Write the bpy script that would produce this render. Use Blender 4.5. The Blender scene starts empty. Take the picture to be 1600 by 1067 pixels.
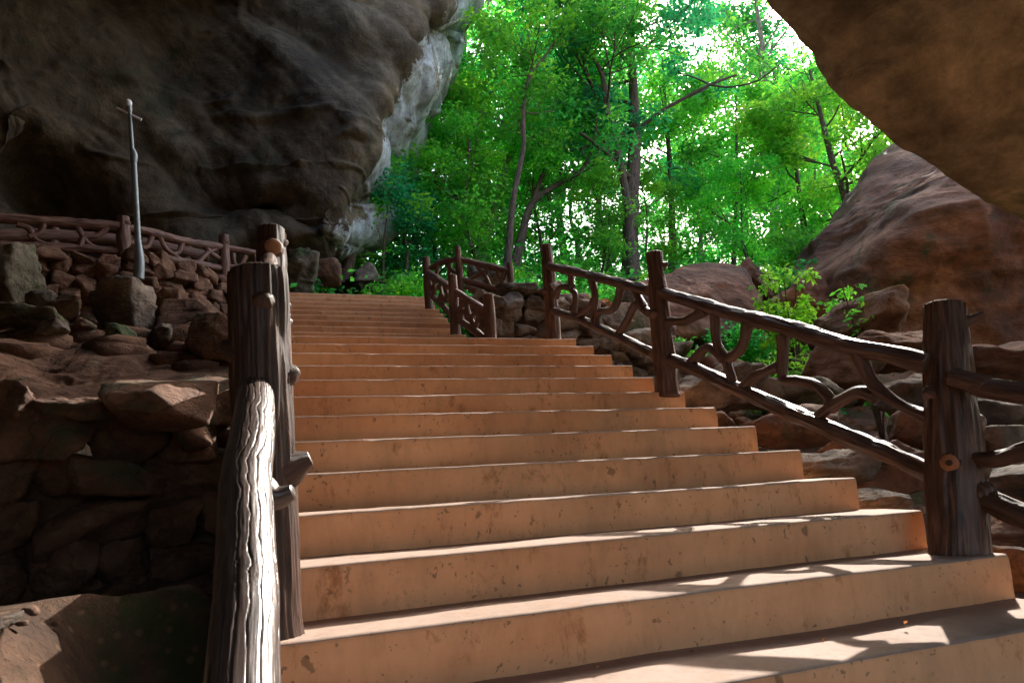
import bpy, bmesh, math, random
import numpy as np
from mathutils import Vector

scene = bpy.context.scene
COL = scene.collection
R_ = np.random.RandomState(7)
random.seed(7)

# ------------------------------------------------------------------ camera model
F_PX, YAW, PITCH, ROLL = 1049.0, 0.3350, 0.2203, -0.0635
CAM = np.array([-2.6515, -1.9612, 0.3473])
# distances were first surveyed in a larger unit; HX, HY, HZ bring them to the final one
def HX(x): return -2.6515+(x+2.9806)*.865
def HY(y): return -1.9612+(y+2.3394)*.835
def HZ(z): return .3473+(z-.5544)*1.17
def T3(x, y, z): return np.array([HX(x), HY(y), HZ(z)])
_F = np.array([math.sin(YAW)*math.cos(PITCH), math.cos(YAW)*math.cos(PITCH), math.sin(PITCH)])
_R0 = np.array([math.cos(YAW), -math.sin(YAW), 0.0]); _U0 = np.cross(_R0, _F)
_R = _R0*math.cos(ROLL)+_U0*math.sin(ROLL); _U = -_R0*math.sin(ROLL)+_U0*math.cos(ROLL)
def ray(x, y): return _F+_R*(x-800)/F_PX-_U*(y-533.5)/F_PX
def aY(x, y, Y):
    d = ray(x, y); return CAM+d*(Y-CAM[1])/d[1]
def atY(x, y, Y): return aY(x, y, HY(Y))
def atZ(x, y, Z):
    d = ray(x, y); return CAM+d*(Z-CAM[2])/d[2]
def atD(x, y, D): return CAM+ray(x, y)*D
def on_plane(x, y, a, b):          # vertical plane through the ground points a and b
    n = np.array([b[1]-a[1], -(b[0]-a[0]), 0.0]); d = ray(x, y)
    return CAM+d*(n@(np.array([a[0], a[1], 0])-CAM))/(n@d)

# ------------------------------------------------------------------ noise
def _h(ix, iy, iz, s):
    n = (ix*374761393+iy*668265263+iz*2147483647+s*1274126177) & 0xffffffff
    n = ((n ^ (n >> 13))*1274126177) & 0xffffffff
    n = ((n ^ (n >> 15))*2246822519) & 0xffffffff
    return ((n ^ (n >> 16)) & 0xffffff)/float(0xffffff)*2-1
def noise(P, s=0):
    P = np.asarray(P, float); i = np.floor(P).astype(np.int64); f = P-i
    u = f*f*f*(f*(f*6-15)+10); r = 0
    for a in (0, 1):
        wx = u[:, 0] if a else 1-u[:, 0]
        for b in (0, 1):
            wy = u[:, 1] if b else 1-u[:, 1]
            for c in (0, 1):
                wz = u[:, 2] if c else 1-u[:, 2]
                r = r+wx*wy*wz*_h(i[:, 0]+a, i[:, 1]+b, i[:, 2]+c, s)
    return r
def fbm(P, sc=1.0, oc=4, s=0, gain=.5):
    P = np.asarray(P, float)*sc; r = 0; a = 1.0
    for k in range(oc):
        r = r+a*noise(P+k*17.3, s+k); P = P*2.03; a *= gain
    return r
def ridged(P, sc=1.0, oc=4, s=0, gain=.5):
    P = np.asarray(P, float)*sc; r = 0; a = 1.0
    for k in range(oc):
        r = r+a*(1-np.abs(noise(P+k*11.7, s+k))*2); P = P*2.07; a *= gain
    return r

# ------------------------------------------------------------------ objects
def tag(o, label=None, cat=None, group=None, kind=None):
    if label: o['label'] = label
    if cat: o['category'] = cat
    if group: o['group'] = group
    if kind: o['kind'] = kind
    return o
def empty(name, loc, label, cat, group=None):
    o = bpy.data.objects.new(name, None); COL.objects.link(o); o.location = tuple(loc); o.empty_display_size = .1
    return tag(o, label, cat, group)
def link(name, me, parent=None, loc=None):
    o = bpy.data.objects.new(name, me); COL.objects.link(o)
    if parent is not None: o.parent = parent
    if loc is not None: o.location = tuple(loc)
    return o
def wloc(o):
    l = np.zeros(3)
    while o is not None: l = l+np.array(o.location); o = o.parent
    return l
class MB:
    """collects numpy pieces in world space and links them as one mesh"""
    def __init__(s): s.V = []; s.F = []; s.n = 0; s.UV = []; s.M = []; s.C = []
    def add(s, V, F, uv=None, mi=0, col=None):
        V = np.asarray(V, float); F = np.asarray(F, np.int64)
        s.V.append(V); s.F.append(F+s.n); s.n += len(V)
        s.UV.append(np.zeros((F.size, 2)) if uv is None else uv.reshape(-1, 2))
        s.M.append(np.full(len(F), mi) if np.isscalar(mi) else np.asarray(mi))
        s.C.append(np.zeros(len(F)) if col is None else np.asarray(col, float))
        return s
    def mesh(s, name, mats, base=(0, 0, 0), smooth=True, leafcol=False):
        me = bpy.data.meshes.new(name); V = np.concatenate(s.V)-np.asarray(base)
        me.vertices.add(len(V)); me.vertices.foreach_set('co', V.astype(np.float32).ravel())
        tot = np.concatenate([np.full(len(f), f.shape[1]) for f in s.F]); idx = np.concatenate([f.ravel() for f in s.F])
        me.loops.add(len(idx)); me.loops.foreach_set('vertex_index', idx.astype(np.int32))
        me.polygons.add(len(tot)); st = np.concatenate([[0], np.cumsum(tot)[:-1]])
        me.polygons.foreach_set('loop_start', st.astype(np.int32)); me.polygons.foreach_set('loop_total', tot.astype(np.int32))
        me.polygons.foreach_set('material_index', np.concatenate(s.M).astype(np.int32))
        me.update(calc_edges=True)
        uvl = me.uv_layers.new(name='UVMap'); uvl.data.foreach_set('uv', np.concatenate(s.UV).astype(np.float32).ravel())
        if leafcol:
            a = me.attributes.new('tint', 'FLOAT', 'FACE'); a.data.foreach_set('value', np.concatenate(s.C).astype(np.float32))
        me.polygons.foreach_set('use_smooth', np.full(len(tot), smooth))
        for m in (mats if isinstance(mats, (list, tuple)) else [mats]): me.materials.append(m)
        me.validate(); return me
    def build(s, name, mats, parent=None, base=None, smooth=True, leafcol=False):
        V = np.concatenate(s.V)
        if base is None: base = np.array([(V[:, 0].min()+V[:, 0].max())/2, (V[:, 1].min()+V[:, 1].max())/2, V[:, 2].min()])
        me = s.mesh(name, mats, base, smooth, leafcol)
        pw = wloc(parent) if parent is not None else np.zeros(3)
        return link(name, me, parent, np.asarray(base)-pw)
def grid_faces(nu, nv, wrap=False):
    i = np.arange(nu-1)[:, None]; jn = nv if wrap else nv-1; j = np.arange(jn)[None]
    j2 = (j+1) % nv
    return np.stack([i*nv+j, (i+1)*nv+j, (i+1)*nv+j2, i*nv+j2], -1).reshape(-1, 4)
def catmull(P, n):
    P = np.asarray(P, float)
    if len(P) == 2: return P[0]+(P[1]-P[0])*np.linspace(0, 1, n)[:, None]
    Q = np.vstack([2*P[0]-P[1], P, 2*P[-1]-P[-2]])
    t = np.linspace(0, len(P)-1-1e-9, n); k = t.astype(int); f = (t-k)[:, None]
    a, b, c, d = Q[k], Q[k+1], Q[k+2], Q[k+3]
    return .5*((2*b)+(-a+c)*f+(2*a-5*b+4*c-d)*f*f+(-a+3*b-3*c+d)*f**3)
def tube(mb, path, rad, n=14, seg=None, bark=.0, freq=6, s=0, cap=True, along=3.0, mi=0, capmi=None, flat=1.0):
    """tapered tube along a smooth path; bark = relative depth of lengthwise ridges"""
    P0 = np.asarray(path, float)
    L = np.linalg.norm(np.diff(P0, axis=0), axis=1).sum()
    if seg is None: seg = max(3, int(L/.05))
    P = catmull(P0, seg+1); rr = catmull(np.asarray(rad, float)[:, None], seg+1)[:, 0] if len(rad) == len(P0) else np.interp(np.linspace(0, 1, seg+1), np.linspace(0, 1, len(rad)), rad)
    T = np.gradient(P, axis=0); T /= np.linalg.norm(T, axis=1)[:, None]+1e-12
    up = np.array([0, 0, 1.]) if abs(T[0][2]) < .8 else np.array([1., 0, 0])
    A = []; a = np.cross(up, T[0]); a /= np.linalg.norm(a)
    for t in T:
        a = a-t*(a@t); a /= np.linalg.norm(a); A.append(a)
    A = np.array(A); B = np.cross(T, A)
    th = np.arange(n)*2*math.pi/n
    ds = np.concatenate([[0], np.cumsum(np.linalg.norm(np.diff(P, axis=0), axis=1))])
    c, si = np.cos(th), np.sin(th)
    N = A[:, None]*c[None, :, None]+B[:, None]*si[None, :, None]
    rad2 = np.repeat(rr[:, None], n, 1)
    if bark > 0:
        S = np.stack(np.broadcast_arrays(c[None]*freq/3, si[None]*freq/3, ds[:, None]*along), -1).reshape(-1, 3)
        warp = fbm(S*.6, 1, 2, s+50)[:, None]*np.array([[.9, .9, 0]])
        ridge = np.abs(noise(S*2.2+warp, s))*1.6-.4
        lump = fbm(np.repeat(P, n, 0), 5, 2, s+9)
        rad2 = rad2*(1+bark*ridge.reshape(rad2.shape)+bark*.6*lump.reshape(rad2.shape))
    V = (P[:, None]+N*rad2[:, :, None]).reshape(-1, 3)
    F = grid_faces(seg+1, n, True)
    i = np.arange(seg)[:, None]; j = np.arange(n)[None]
    u0 = j/n+0*i; u1 = (j+1)/n+0*i; v0 = ds[i]+0*j; v1 = ds[i+1]+0*j
    circ = 2*math.pi*float(rr.mean())
    uv = np.stack([np.stack([u0*circ, v0], -1), np.stack([u0*circ, v1], -1), np.stack([u1*circ, v1], -1), np.stack([u1*circ, v0], -1)], 2)
    mb.add(V, F[:, ::-1], uv.reshape(-1, 4, 2)[:, ::-1], mi)
    if cap:
        for e, sg in ((0, -1), (seg, 1)):
            c0 = P[e]; r0 = rad2[e]
            rings = []
            for q, lift in ((1, 0), (.86, .10), (.45, .14)):
                rings.append(c0+N[e]*(r0*q)[:, None]+T[e]*sg*lift*rr[e])
            V = np.vstack(rings+[c0+T[e]*sg*.14*rr[e]][:1]) if False else np.vstack(rings+[(c0+T[e]*sg*.14*rr[e])[None]])
            F = grid_faces(3, n, True)
            tri = np.array([[2*n+k, 3*n, 2*n+(k+1) % n] for k in range(n)])
            if sg < 0: F = F[:, ::-1]; tri = tri[:, ::-1]
            cm = mi if capmi is None else capmi
            mb.add(V, F[:, ::-1], None, cm); mb.add(V, tri[:, ::-1], None, cm)
    return mb

# ------------------------------------------------------------------ rocks
_ICO = {}
def ico(k):
    if k not in _ICO:
        bm = bmesh.new(); bmesh.ops.create_icosphere(bm, subdivisions=k, radius=1)
        V = np.array([v.co[:] for v in bm.verts]); F = np.array([[v.index for v in f.verts] for f in bm.faces]); bm.free()
        _ICO[k] = (V/np.linalg.norm(V, axis=1)[:, None], F)
    return _ICO[k]
def rock_shape(half, seed, k=4, cuts=14, rough=.05, soft=26, flat_top=0, top_y=None):
    rs = np.random.RandomState(seed); V, F = ico(k)
    N = rs.normal(size=(cuts, 3)); N /= np.linalg.norm(N, axis=1)[:, None]
    D = rs.uniform(.62, .98, cuts)
    if flat_top: N = np.vstack([N, [rs.uniform(-.15, .15), rs.uniform(-.3, 0) if top_y is None else top_y, 1]]); D = np.append(D, flat_top)
    N = np.vstack([N, np.eye(3), -np.eye(3)]); D = np.append(D, [1]*6)
    c = np.maximum(V@N.T, 1e-3)
    r = D[None]/c
    r = -np.log(np.exp(-soft*np.minimum(r, 4)).sum(1))/soft
    P = V*r[:, None]*np.asarray(half)
    sc = float(np.mean(half))
    q = P/sc+seed*3.1
    d = fbm(q, 1.6, 5, seed)*rough*1.3+(ridged(q*np.array([1, 1, 2.2]), 1.8, 4, seed+5)-.6)*rough*.7
    P = P+V*d[:, None]*sc
    return P, F
def boulder(name, box, Y, mat, label, cat='boulder', seed=0, depth=.8, k=4, rough=.06, parent=None, cuts=11, flat_top=0, top_y=None, grow=1.14, group=None, tilt=0, soft=60):
    x0, y0, x1, y1 = box; c = atY((x0+x1)/2, (y0+y1)/2, Y)
    hx = abs(atY(x1, (y0+y1)/2, Y)-atY(x0, (y0+y1)/2, Y))[0]/2*grow; hz = abs(atY((x0+x1)/2, y0, Y)-atY((x0+x1)/2, y1, Y))[2]/2*grow
    hy = (hx*.5+hz*.5)*2*depth*.6+.05
    P, F = rock_shape((hx, hy, hz), seed, k, cuts, rough, soft, flat_top, top_y)
    if tilt:
        ct, st = math.cos(tilt), math.sin(tilt); P = np.stack([P[:, 0]*ct-P[:, 2]*st, P[:, 1], P[:, 0]*st+P[:, 2]*ct], 1)
    mb = MB(); mb.add(P+c, F)
    o = mb.build(name, mat); tag(o, label, cat, group); return o
def hull_rock(pts, seed, k=6, rough=.03, soft=30, centre=None):
    pts = np.asarray(pts, float); c = pts.mean(0) if centre is None else np.asarray(centre)
    bm = bmesh.new()
    for p in pts: bm.verts.new(p-c)
    bmesh.ops.convex_hull(bm, input=bm.verts); bm.normal_update()
    N = []; D = []
    for f in bm.faces:
        n = np.array(f.normal[:]); d = n@np.array(f.verts[0].co[:])
        if d < 0: n, d = -n, -d
        N.append(n); D.append(d)
    bm.free(); N = np.array(N); D = np.array(D); sc = float(np.abs(pts-c).max(0).mean())
    V, F = ico(k); r = np.maximum(D[None], 1e-3)/np.maximum(V@N.T, 1e-4)/sc
    r = -np.log(np.exp(-soft*np.minimum(r, 8)).sum(1))/soft*sc
    P = V*r[:, None]; q = P/sc+seed
    d = fbm(q, 1.7, 6, seed)*rough+(ridged(q*np.array([1, 1, 1.8]), 1.6, 5, seed+5)-.6)*rough*.7
    return P+V*d[:, None]*sc+c, F

# ------------------------------------------------------------------ materials
def newmat(name):
    m = bpy.data.materials.new(name); m.use_nodes = True; nt = m.node_tree; nt.nodes.clear()
    out = nt.nodes.new('ShaderNodeOutputMaterial'); p = nt.nodes.new('ShaderNodeBsdfPrincipled')
    nt.links.new(p.outputs[0], out.inputs[0]); return m, nt, p, out
def nd(nt, t, **k):
    n = nt.nodes.new(t)
    for a, v in k.items(): setattr(n, a, v)
    return n
def setin(n, **k):
    for a, v in k.items(): n.inputs[a.replace('_', ' ')].default_value = v
def ramp(nt, fac, stops):
    r = nt.nodes.new('ShaderNodeValToRGB'); nt.links.new(fac, r.inputs[0]); e = r.color_ramp.elements
    while len(e) < len(stops): e.new(.5)
    for q, (p, c) in zip(e, stops): q.position = p; q.color = (*c, 1) if len(c) == 3 else (c[0],)*3+(1,)
    return r.outputs[0]
def noise_tex(nt, co, scale, detail=6, rough=.6, dist=0):
    n = nt.nodes.new('ShaderNodeTexNoise'); nt.links.new(co, n.inputs['Vector'])
    setin(n, Scale=scale, Detail=detail, Roughness=rough, Distortion=dist); return n.outputs[0]
def mapping(nt, co, sc=(1, 1, 1), rot=(0, 0, 0)):
    m = nt.nodes.new('ShaderNodeMapping'); nt.links.new(co, m.inputs[0]); m.inputs['Scale'].default_value = sc; m.inputs['Rotation'].default_value = rot
    return m.outputs[0]
def mixc(nt, fac, a, b, mode='MIX'):
    m = nt.nodes.new('ShaderNodeMix'); m.data_type = 'RGBA'; m.blend_type = mode
    for i, v in ((0, fac), (6, a), (7, b)):
        if hasattr(v, 'links'): nt.links.new(v, m.inputs[i])
        elif i == 0: m.inputs[0].default_value = v
        else: m.inputs[i].default_value = (*v, 1)
    return m.outputs[2]
def bump(nt, hs, p, dist=.02):
    prev = None
    for h, st, d in hs:
        b = nt.nodes.new('ShaderNodeBump'); nt.links.new(h, b.inputs['Height']); setin(b, Strength=st, Distance=d)
        if prev is not None: nt.links.new(prev, b.inputs['Normal'])
        prev = b.outputs[0]
    nt.links.new(prev, p.inputs['Normal'])
def geo_pos(nt): return nt.nodes.new('ShaderNodeNewGeometry').outputs['Position']
def rock_mat(name, dark, mid, light, patch=None, patch_lo=.58, scale=1.0, rough=.85, strata=None, bumpk=1.0, patch2=None, crack=.5):
    m, nt, p, _ = newmat(name); co = geo_pos(nt)
    a = noise_tex(nt, co, 1.3*scale, 9, .65, .6)
    c = ramp(nt, a, [(.30, dark), (.5, mid), (.72, light)])
    fine = noise_tex(nt, co, 11*scale, 8, .7, .2)
    c = mixc(nt, .55, c, ramp(nt, fine, [(.3, (.45,)), (.55, (1.,)), (.75, (1.35,))]), 'MULTIPLY')
    if strata:
        w = noise_tex(nt, mapping(nt, co, strata[0], strata[1]), 1.0, 7, .62, .4)
        c = mixc(nt, .8, c, ramp(nt, w, [(.36, (.42,)), (.5, (1,)), (.66, (1.45,))]), 'MULTIPLY')
    if patch:
        g = noise_tex(nt, mapping(nt, co, (1, 1, 1), (1, 2, 3)), .9*scale, 7, .7, 1.2)
        c = mixc(nt, ramp(nt, g, [(patch_lo, (0.,)), (patch_lo+.08, (1.,))]), c, patch)
    if patch2:
        g = noise_tex(nt, mapping(nt, co, (1, 1, 1), (3, 1, 2)), 1.9*scale, 7, .75, 1.5)
        c = mixc(nt, ramp(nt, g, [(.62, (0.,)), (.68, (1.,))]), c, patch2)
    v = nt.nodes.new('ShaderNodeTexVoronoi'); v.feature = 'DISTANCE_TO_EDGE'
    dn = nt.nodes.new('ShaderNodeVectorMath'); dn.operation = 'ADD'
    nz = nt.nodes.new('ShaderNodeTexNoise'); setin(nz, Scale=1.5*scale, Detail=5.0); nt.links.new(co, nz.inputs['Vector'])
    nt.links.new(co, dn.inputs[0]); nt.links.new(nz.outputs['Color'], dn.inputs[1]); nt.links.new(dn.outputs[0], v.inputs['Vector']); setin(v, Scale=1.5*scale)
    cr = ramp(nt, v.outputs['Distance'], [(0, (0.,)), (.035, (1.,))])
    c = mixc(nt, crack, c, ramp(nt, v.outputs['Distance'], [(0, (.35,)), (.03, (1.,))]), 'MULTIPLY')
    midn = noise_tex(nt, mapping(nt, co, (1, 1, 1.4), (.4, .2, 0)), 3.6, 12, .72, .3)
    c = mixc(nt, .6, c, ramp(nt, midn, [(.34, (.5,)), (.5, (1,)), (.64, (1.4,))]), 'MULTIPLY')
    nt.links.new(c, p.inputs['Base Color']); setin(p, Roughness=rough)
    hs = [(a, .6*bumpk, .12/scale), (fine, .7*bumpk, .02), (cr, .7*crack*bumpk, .03), (midn, .8*bumpk, .05), (noise_tex(nt, co, 60, 5, .7), .4*bumpk, .004)]
    if strata: hs.append((w, .8*bumpk, .05))
    bump(nt, hs, p); return m

M = {}
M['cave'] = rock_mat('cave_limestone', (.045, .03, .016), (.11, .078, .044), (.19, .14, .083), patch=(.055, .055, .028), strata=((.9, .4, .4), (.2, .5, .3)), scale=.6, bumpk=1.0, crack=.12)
M['cave_edge'] = rock_mat('edge_lit_limestone', (.20, .18, .16), (.50, .53, .56), (.74, .79, .84), patch=(.2, .12, .06), strata=((2.2, .8, .35), (0, .25, .2)), scale=.8, patch2=(.06, .045, .035), crack=.12)  # blue-white sky and sun light on the wall's edge, painted as paler stone
M['roof'] = rock_mat('roof_limestone', (.25, .195, .115), (.50, .41, .26), (.68, .58, .40), patch=(.24, .25, .12), strata=((.7, .7, 2.6), (.1, .6, .3)), scale=.6, patch2=(.40, .30, .17), patch_lo=.6, bumpk=1.2, crack=.12)
M['red'] = rock_mat('red_sandstone', (.08, .036, .02), (.20, .10, .058), (.34, .19, .12), scale=1.4, patch=(.10, .09, .05))
M['grey'] = rock_mat('grey_limestone', (.07, .05, .038), (.19, .145, .11), (.36, .30, .245), scale=1.6, strata=((1.5, 1, 4), (.2, .3, 0)), patch=(.2, .11, .07))
M['moss'] = rock_mat('mossy_limestone', (.06, .055, .035), (.17, .14, .09), (.30, .26, .18), scale=1.5, patch=(.05, .075, .022), patch_lo=.52)
M['boulder'] = rock_mat('rusty_boulder', (.08, .03, .016), (.20, .085, .045), (.33, .165, .10), scale=.7, patch=(.07, .07, .035), strata=((.6, .6, 2.2), (.5, .5, .3)), patch_lo=.57, bumpk=1.3, crack=.12)

def blend_mat(name, a, b, attr):
    """rock whose pale zone of painted light is given by a vertex attribute: copies both node trees into one"""
    m = bpy.data.materials.new(name); m.use_nodes = True; nt = m.node_tree; nt.nodes.clear(); outs = []
    for src in (a, b):
        mp = {}
        for n in src.node_tree.nodes:
            if n.bl_idname == 'ShaderNodeOutputMaterial': continue
            q = nt.nodes.new(n.bl_idname); mp[n.name] = q
            for at in ('blend_type', 'data_type', 'feature', 'operation'):
                if hasattr(n, at): setattr(q, at, getattr(n, at))
            if n.bl_idname == 'ShaderNodeValToRGB':
                e0, e1 = n.color_ramp.elements, q.color_ramp.elements
                while len(e1) < len(e0): e1.new(.5)
                for u, v in zip(e0, e1): v.position = u.position; v.color = u.color
            for u, v in zip(n.inputs, q.inputs):
                if hasattr(u, 'default_value'):
                    try: v.default_value = u.default_value
                    except Exception: pass
            if n.bl_idname == 'ShaderNodeBsdfPrincipled': outs.append(q)
        for l in src.node_tree.links:
            if l.to_node.bl_idname == 'ShaderNodeOutputMaterial': continue
            fi = list(l.from_node.outputs).index(l.from_socket); ti = list(l.to_node.inputs).index(l.to_socket)
            nt.links.new(mp[l.from_node.name].outputs[fi], mp[l.to_node.name].inputs[ti])
    at = nt.nodes.new('ShaderNodeAttribute'); at.attribute_name = attr; mx = nt.nodes.new('ShaderNodeMixShader'); o = nt.nodes.new('ShaderNodeOutputMaterial')
    nz = noise_tex(nt, geo_pos(nt), 2.2, 7, .75, 1.0)
    ad = nt.nodes.new('ShaderNodeMath'); ad.operation = 'MULTIPLY_ADD'; nt.links.new(nz, ad.inputs[0]); ad.inputs[1].default_value = 2.2; ad.inputs[2].default_value = -1.1
    a2 = nt.nodes.new('ShaderNodeMath'); a2.operation = 'ADD'; nt.links.new(at.outputs['Fac'], a2.inputs[0]); nt.links.new(ad.outputs[0], a2.inputs[1])
    nt.links.new(ramp(nt, a2.outputs[0], [(.42, (0.,)), (.58, (1.,))]), mx.inputs[0])
    nt.links.new(outs[0].outputs[0], mx.inputs[1]); nt.links.new(outs[1].outputs[0], mx.inputs[2]); nt.links.new(mx.outputs[0], o.inputs[0]); return m
M['cave_mix'] = blend_mat('cave_wall_rock', M['cave'], M['cave_edge'], 'edge_light')
def soil_mat():
    m, nt, p, _ = newmat('forest_soil'); co = geo_pos(nt)
    a = noise_tex(nt, co, .8, 8, .65); f = noise_tex(nt, co, 9, 8, .75)
    c = ramp(nt, a, [(.32, (.055, .03, .018)), (.5, (.16, .085, .05)), (.7, (.26, .155, .10))])
    c = mixc(nt, .6, c, ramp(nt, f, [(.3, (.45,)), (.6, (1.1,)), (.8, (1.5,))]), 'MULTIPLY')
    g = noise_tex(nt, co, 1.7, 6, .7); c = mixc(nt, ramp(nt, g, [(.52, (0.,)), (.62, (.8,))]), c, (.05, .075, .02))
    v = nt.nodes.new('ShaderNodeTexVoronoi'); nt.links.new(co, v.inputs['Vector']); setin(v, Scale=14.0)
    c = mixc(nt, ramp(nt, v.outputs['Distance'], [(.12, (.6,)), (.25, (0.,))]), c, (.28, .16, .08))
    nt.links.new(c, p.inputs['Base Color']); setin(p, Roughness=.95)
    bump(nt, [(a, .5, .15), (f, .9, .04), (v.outputs['Distance'], .5, .02)], p); return m
M['soil'] = soil_mat()

def cement(name, base, dark, spot, sc=1.0, sp=1.0):
    m, nt, p, _ = newmat(name); co = geo_pos(nt)
    big = noise_tex(nt, mapping(nt, co, (.9, 1, 2)), 1.4, 6, .6); mid = noise_tex(nt, mapping(nt, co, (1, 1, .35)), 9*sc, 8, .7, .3)
    c = mixc(nt, ramp(nt, big, [(.35, (0.,)), (.68, (1.,))]), base, dark)
    c = mixc(nt, .7, c, ramp(nt, mid, [(.25, (.72,)), (.5, (1.,)), (.75, (1.15,))]), 'MULTIPLY')
    blot = noise_tex(nt, mapping(nt, co, (1, 1, .55), (.1, .1, 1)), 7.5, 7, .78, .2)
    c = mixc(nt, ramp(nt, blot, [(.56, (0.,)), (.68, (.8*sp,))]), c, (.42, .17, .06))
    for scl, lo, rot in ((8.0, .052, 0.2), (17.0, .06, 1.1), (34.0, .09, 2.3)):
        v = nt.nodes.new('ShaderNodeTexVoronoi'); setin(v, Scale=scl, Randomness=1.0)
        nz = nt.nodes.new('ShaderNodeTexNoise'); setin(nz, Scale=30.0, Detail=4.0); nt.links.new(co, nz.inputs['Vector'])
        sc2 = nt.nodes.new('ShaderNodeVectorMath'); sc2.operation = 'MULTIPLY_ADD'; nt.links.new(nz.outputs['Color'], sc2.inputs[0]); sc2.inputs[1].default_value = (.07,)*3
        nt.links.new(mapping(nt, co, (1, 1, .62), (rot, .3+rot, .2)), sc2.inputs[2]); nt.links.new(sc2.outputs[0], v.inputs['Vector'])
        gate = noise_tex(nt, mapping(nt, co, (1, 1, 1), (rot, 0, 1)), 3.1, 3, .5)
        ds = nt.nodes.new('ShaderNodeMath'); ds.operation = 'MULTIPLY_ADD'; nt.links.new(gate, ds.inputs[0]); ds.inputs[1].default_value = -.55; ds.inputs[2].default_value = .285
        ad = nt.nodes.new('ShaderNodeMath'); ad.operation = 'ADD'; nt.links.new(v.outputs['Distance'], ad.inputs[0]); nt.links.new(ds.outputs[0], ad.inputs[1])
        c = mixc(nt, ramp(nt, ad.outputs[0], [(lo, (.55*sp,)), (lo+.06, (0.,))]), c, spot)
    nt.links.new(c, p.inputs['Base Color']); setin(p, Roughness=.85, Specular_IOR_Level=.25)
    gr = noise_tex(nt, co, 140, 4, .7)
    bump(nt, [(big, .3, .02), (mid, .25, .006), (gr, .35, .002)], p); return m
M['riser'] = cement('painted_riser_cement', (.89, .49, .26), (.76, .36, .175), (.10, .06, .035))
M['tread'] = cement('worn_tread_cement', (.41, .30, .245), (.32, .22, .165), (.2, .14, .10), 2, .5)

def bois(name, c1, c2, c3, rough, coat=0.0, uvs=(14, 1.6), k=1.0):
    m, nt, p, _ = newmat(name); uv = nt.nodes.new('ShaderNodeUVMap').outputs[0]; co = geo_pos(nt)
    st = noise_tex(nt, mapping(nt, uv, (uvs[0]*3, uvs[1]*2.2, 1)), 1.0, 7, .6, .9)
    fi = noise_tex(nt, mapping(nt, uv, (uvs[0]*12, uvs[1]*4, 1)), 1.0, 5, .65, .5)
    lump = noise_tex(nt, co, 7, 5, .6)
    c = ramp(nt, st, [(.32, c1), (.5, c2), (.7, c3)])
    c = mixc(nt, .5, c, ramp(nt, lump, [(.3, (.6,)), (.6, (1.1,)), (.75, (1.4,))]), 'MULTIPLY')
    nt.links.new(c, p.inputs['Base Color'])
    nt.links.new(ramp(nt, fi, [(.3, (rough-.08,)), (.7, (rough+.18,))]), p.inputs['Roughness'])
    setin(p, Coat_Weight=coat, Coat_Roughness=.22)
    bump(nt, [(st, .75*k, .012), (fi, .6*k, .003), (lump, .3, .01)], p); return m
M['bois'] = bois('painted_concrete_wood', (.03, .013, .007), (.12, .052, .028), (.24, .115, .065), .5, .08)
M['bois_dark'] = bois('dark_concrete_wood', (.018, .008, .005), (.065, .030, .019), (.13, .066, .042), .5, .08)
M['rail'] = bois('painted_concrete_rail', (.035, .017, .011), (.105, .052, .033), (.20, .105, .068), .46, .12)
M['near_rail'] = bois('glossy_painted_rail', (.035, .022, .017), (.085, .055, .045), (.14, .095, .078), .38, .35, k=.14)
M['bois_pale'] = bois('faded_concrete_wood', (.07, .032, .022), (.17, .082, .056), (.27, .15, .105), .55)
M['bark'] = bois('brown_bark', (.035, .022, .016), (.12, .075, .055), (.22, .15, .11), .85, 0, (9, 2.5))
M['bark_pale'] = bois('pale_bark', (.12, .10, .075), (.28, .24, .19), (.42, .37, .30), .85, 0, (7, 2.5))
def plain(name, col, rough=.5, metal=0.0, var=.3, sc=12):
    m, nt, p, _ = newmat(name); co = geo_pos(nt); a = noise_tex(nt, co, sc, 7, .65)
    c = mixc(nt, var*2, col, ramp(nt, a, [(.3, (1-var,)), (.7, (1+var,))]), 'MULTIPLY'); nt.links.new(c, p.inputs['Base Color'])
    setin(p, Roughness=rough, Metallic=metal); bump(nt, [(a, .25, .004)], p); return m
M['knot'] = plain('cut_knot_face', (.42, .15, .05), .5, 0, .35, 30)
M['chip'] = plain('bare_chipped_cement', (.42, .22, .12), .7, 0, .4, 25)
M['knot_core'] = plain('knot_core', (.04, .02, .012), .6)
M['ring'] = plain('cut_end_face', (.07, .035, .022), .5, 0, .4, 30)
M['pipe'] = plain('blue_grey_pipe', (.26, .30, .31), .45, .3, .3)
M['bulb'] = plain('white_bulb_glass', (.85, .86, .88), .25, 0, .03)

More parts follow.
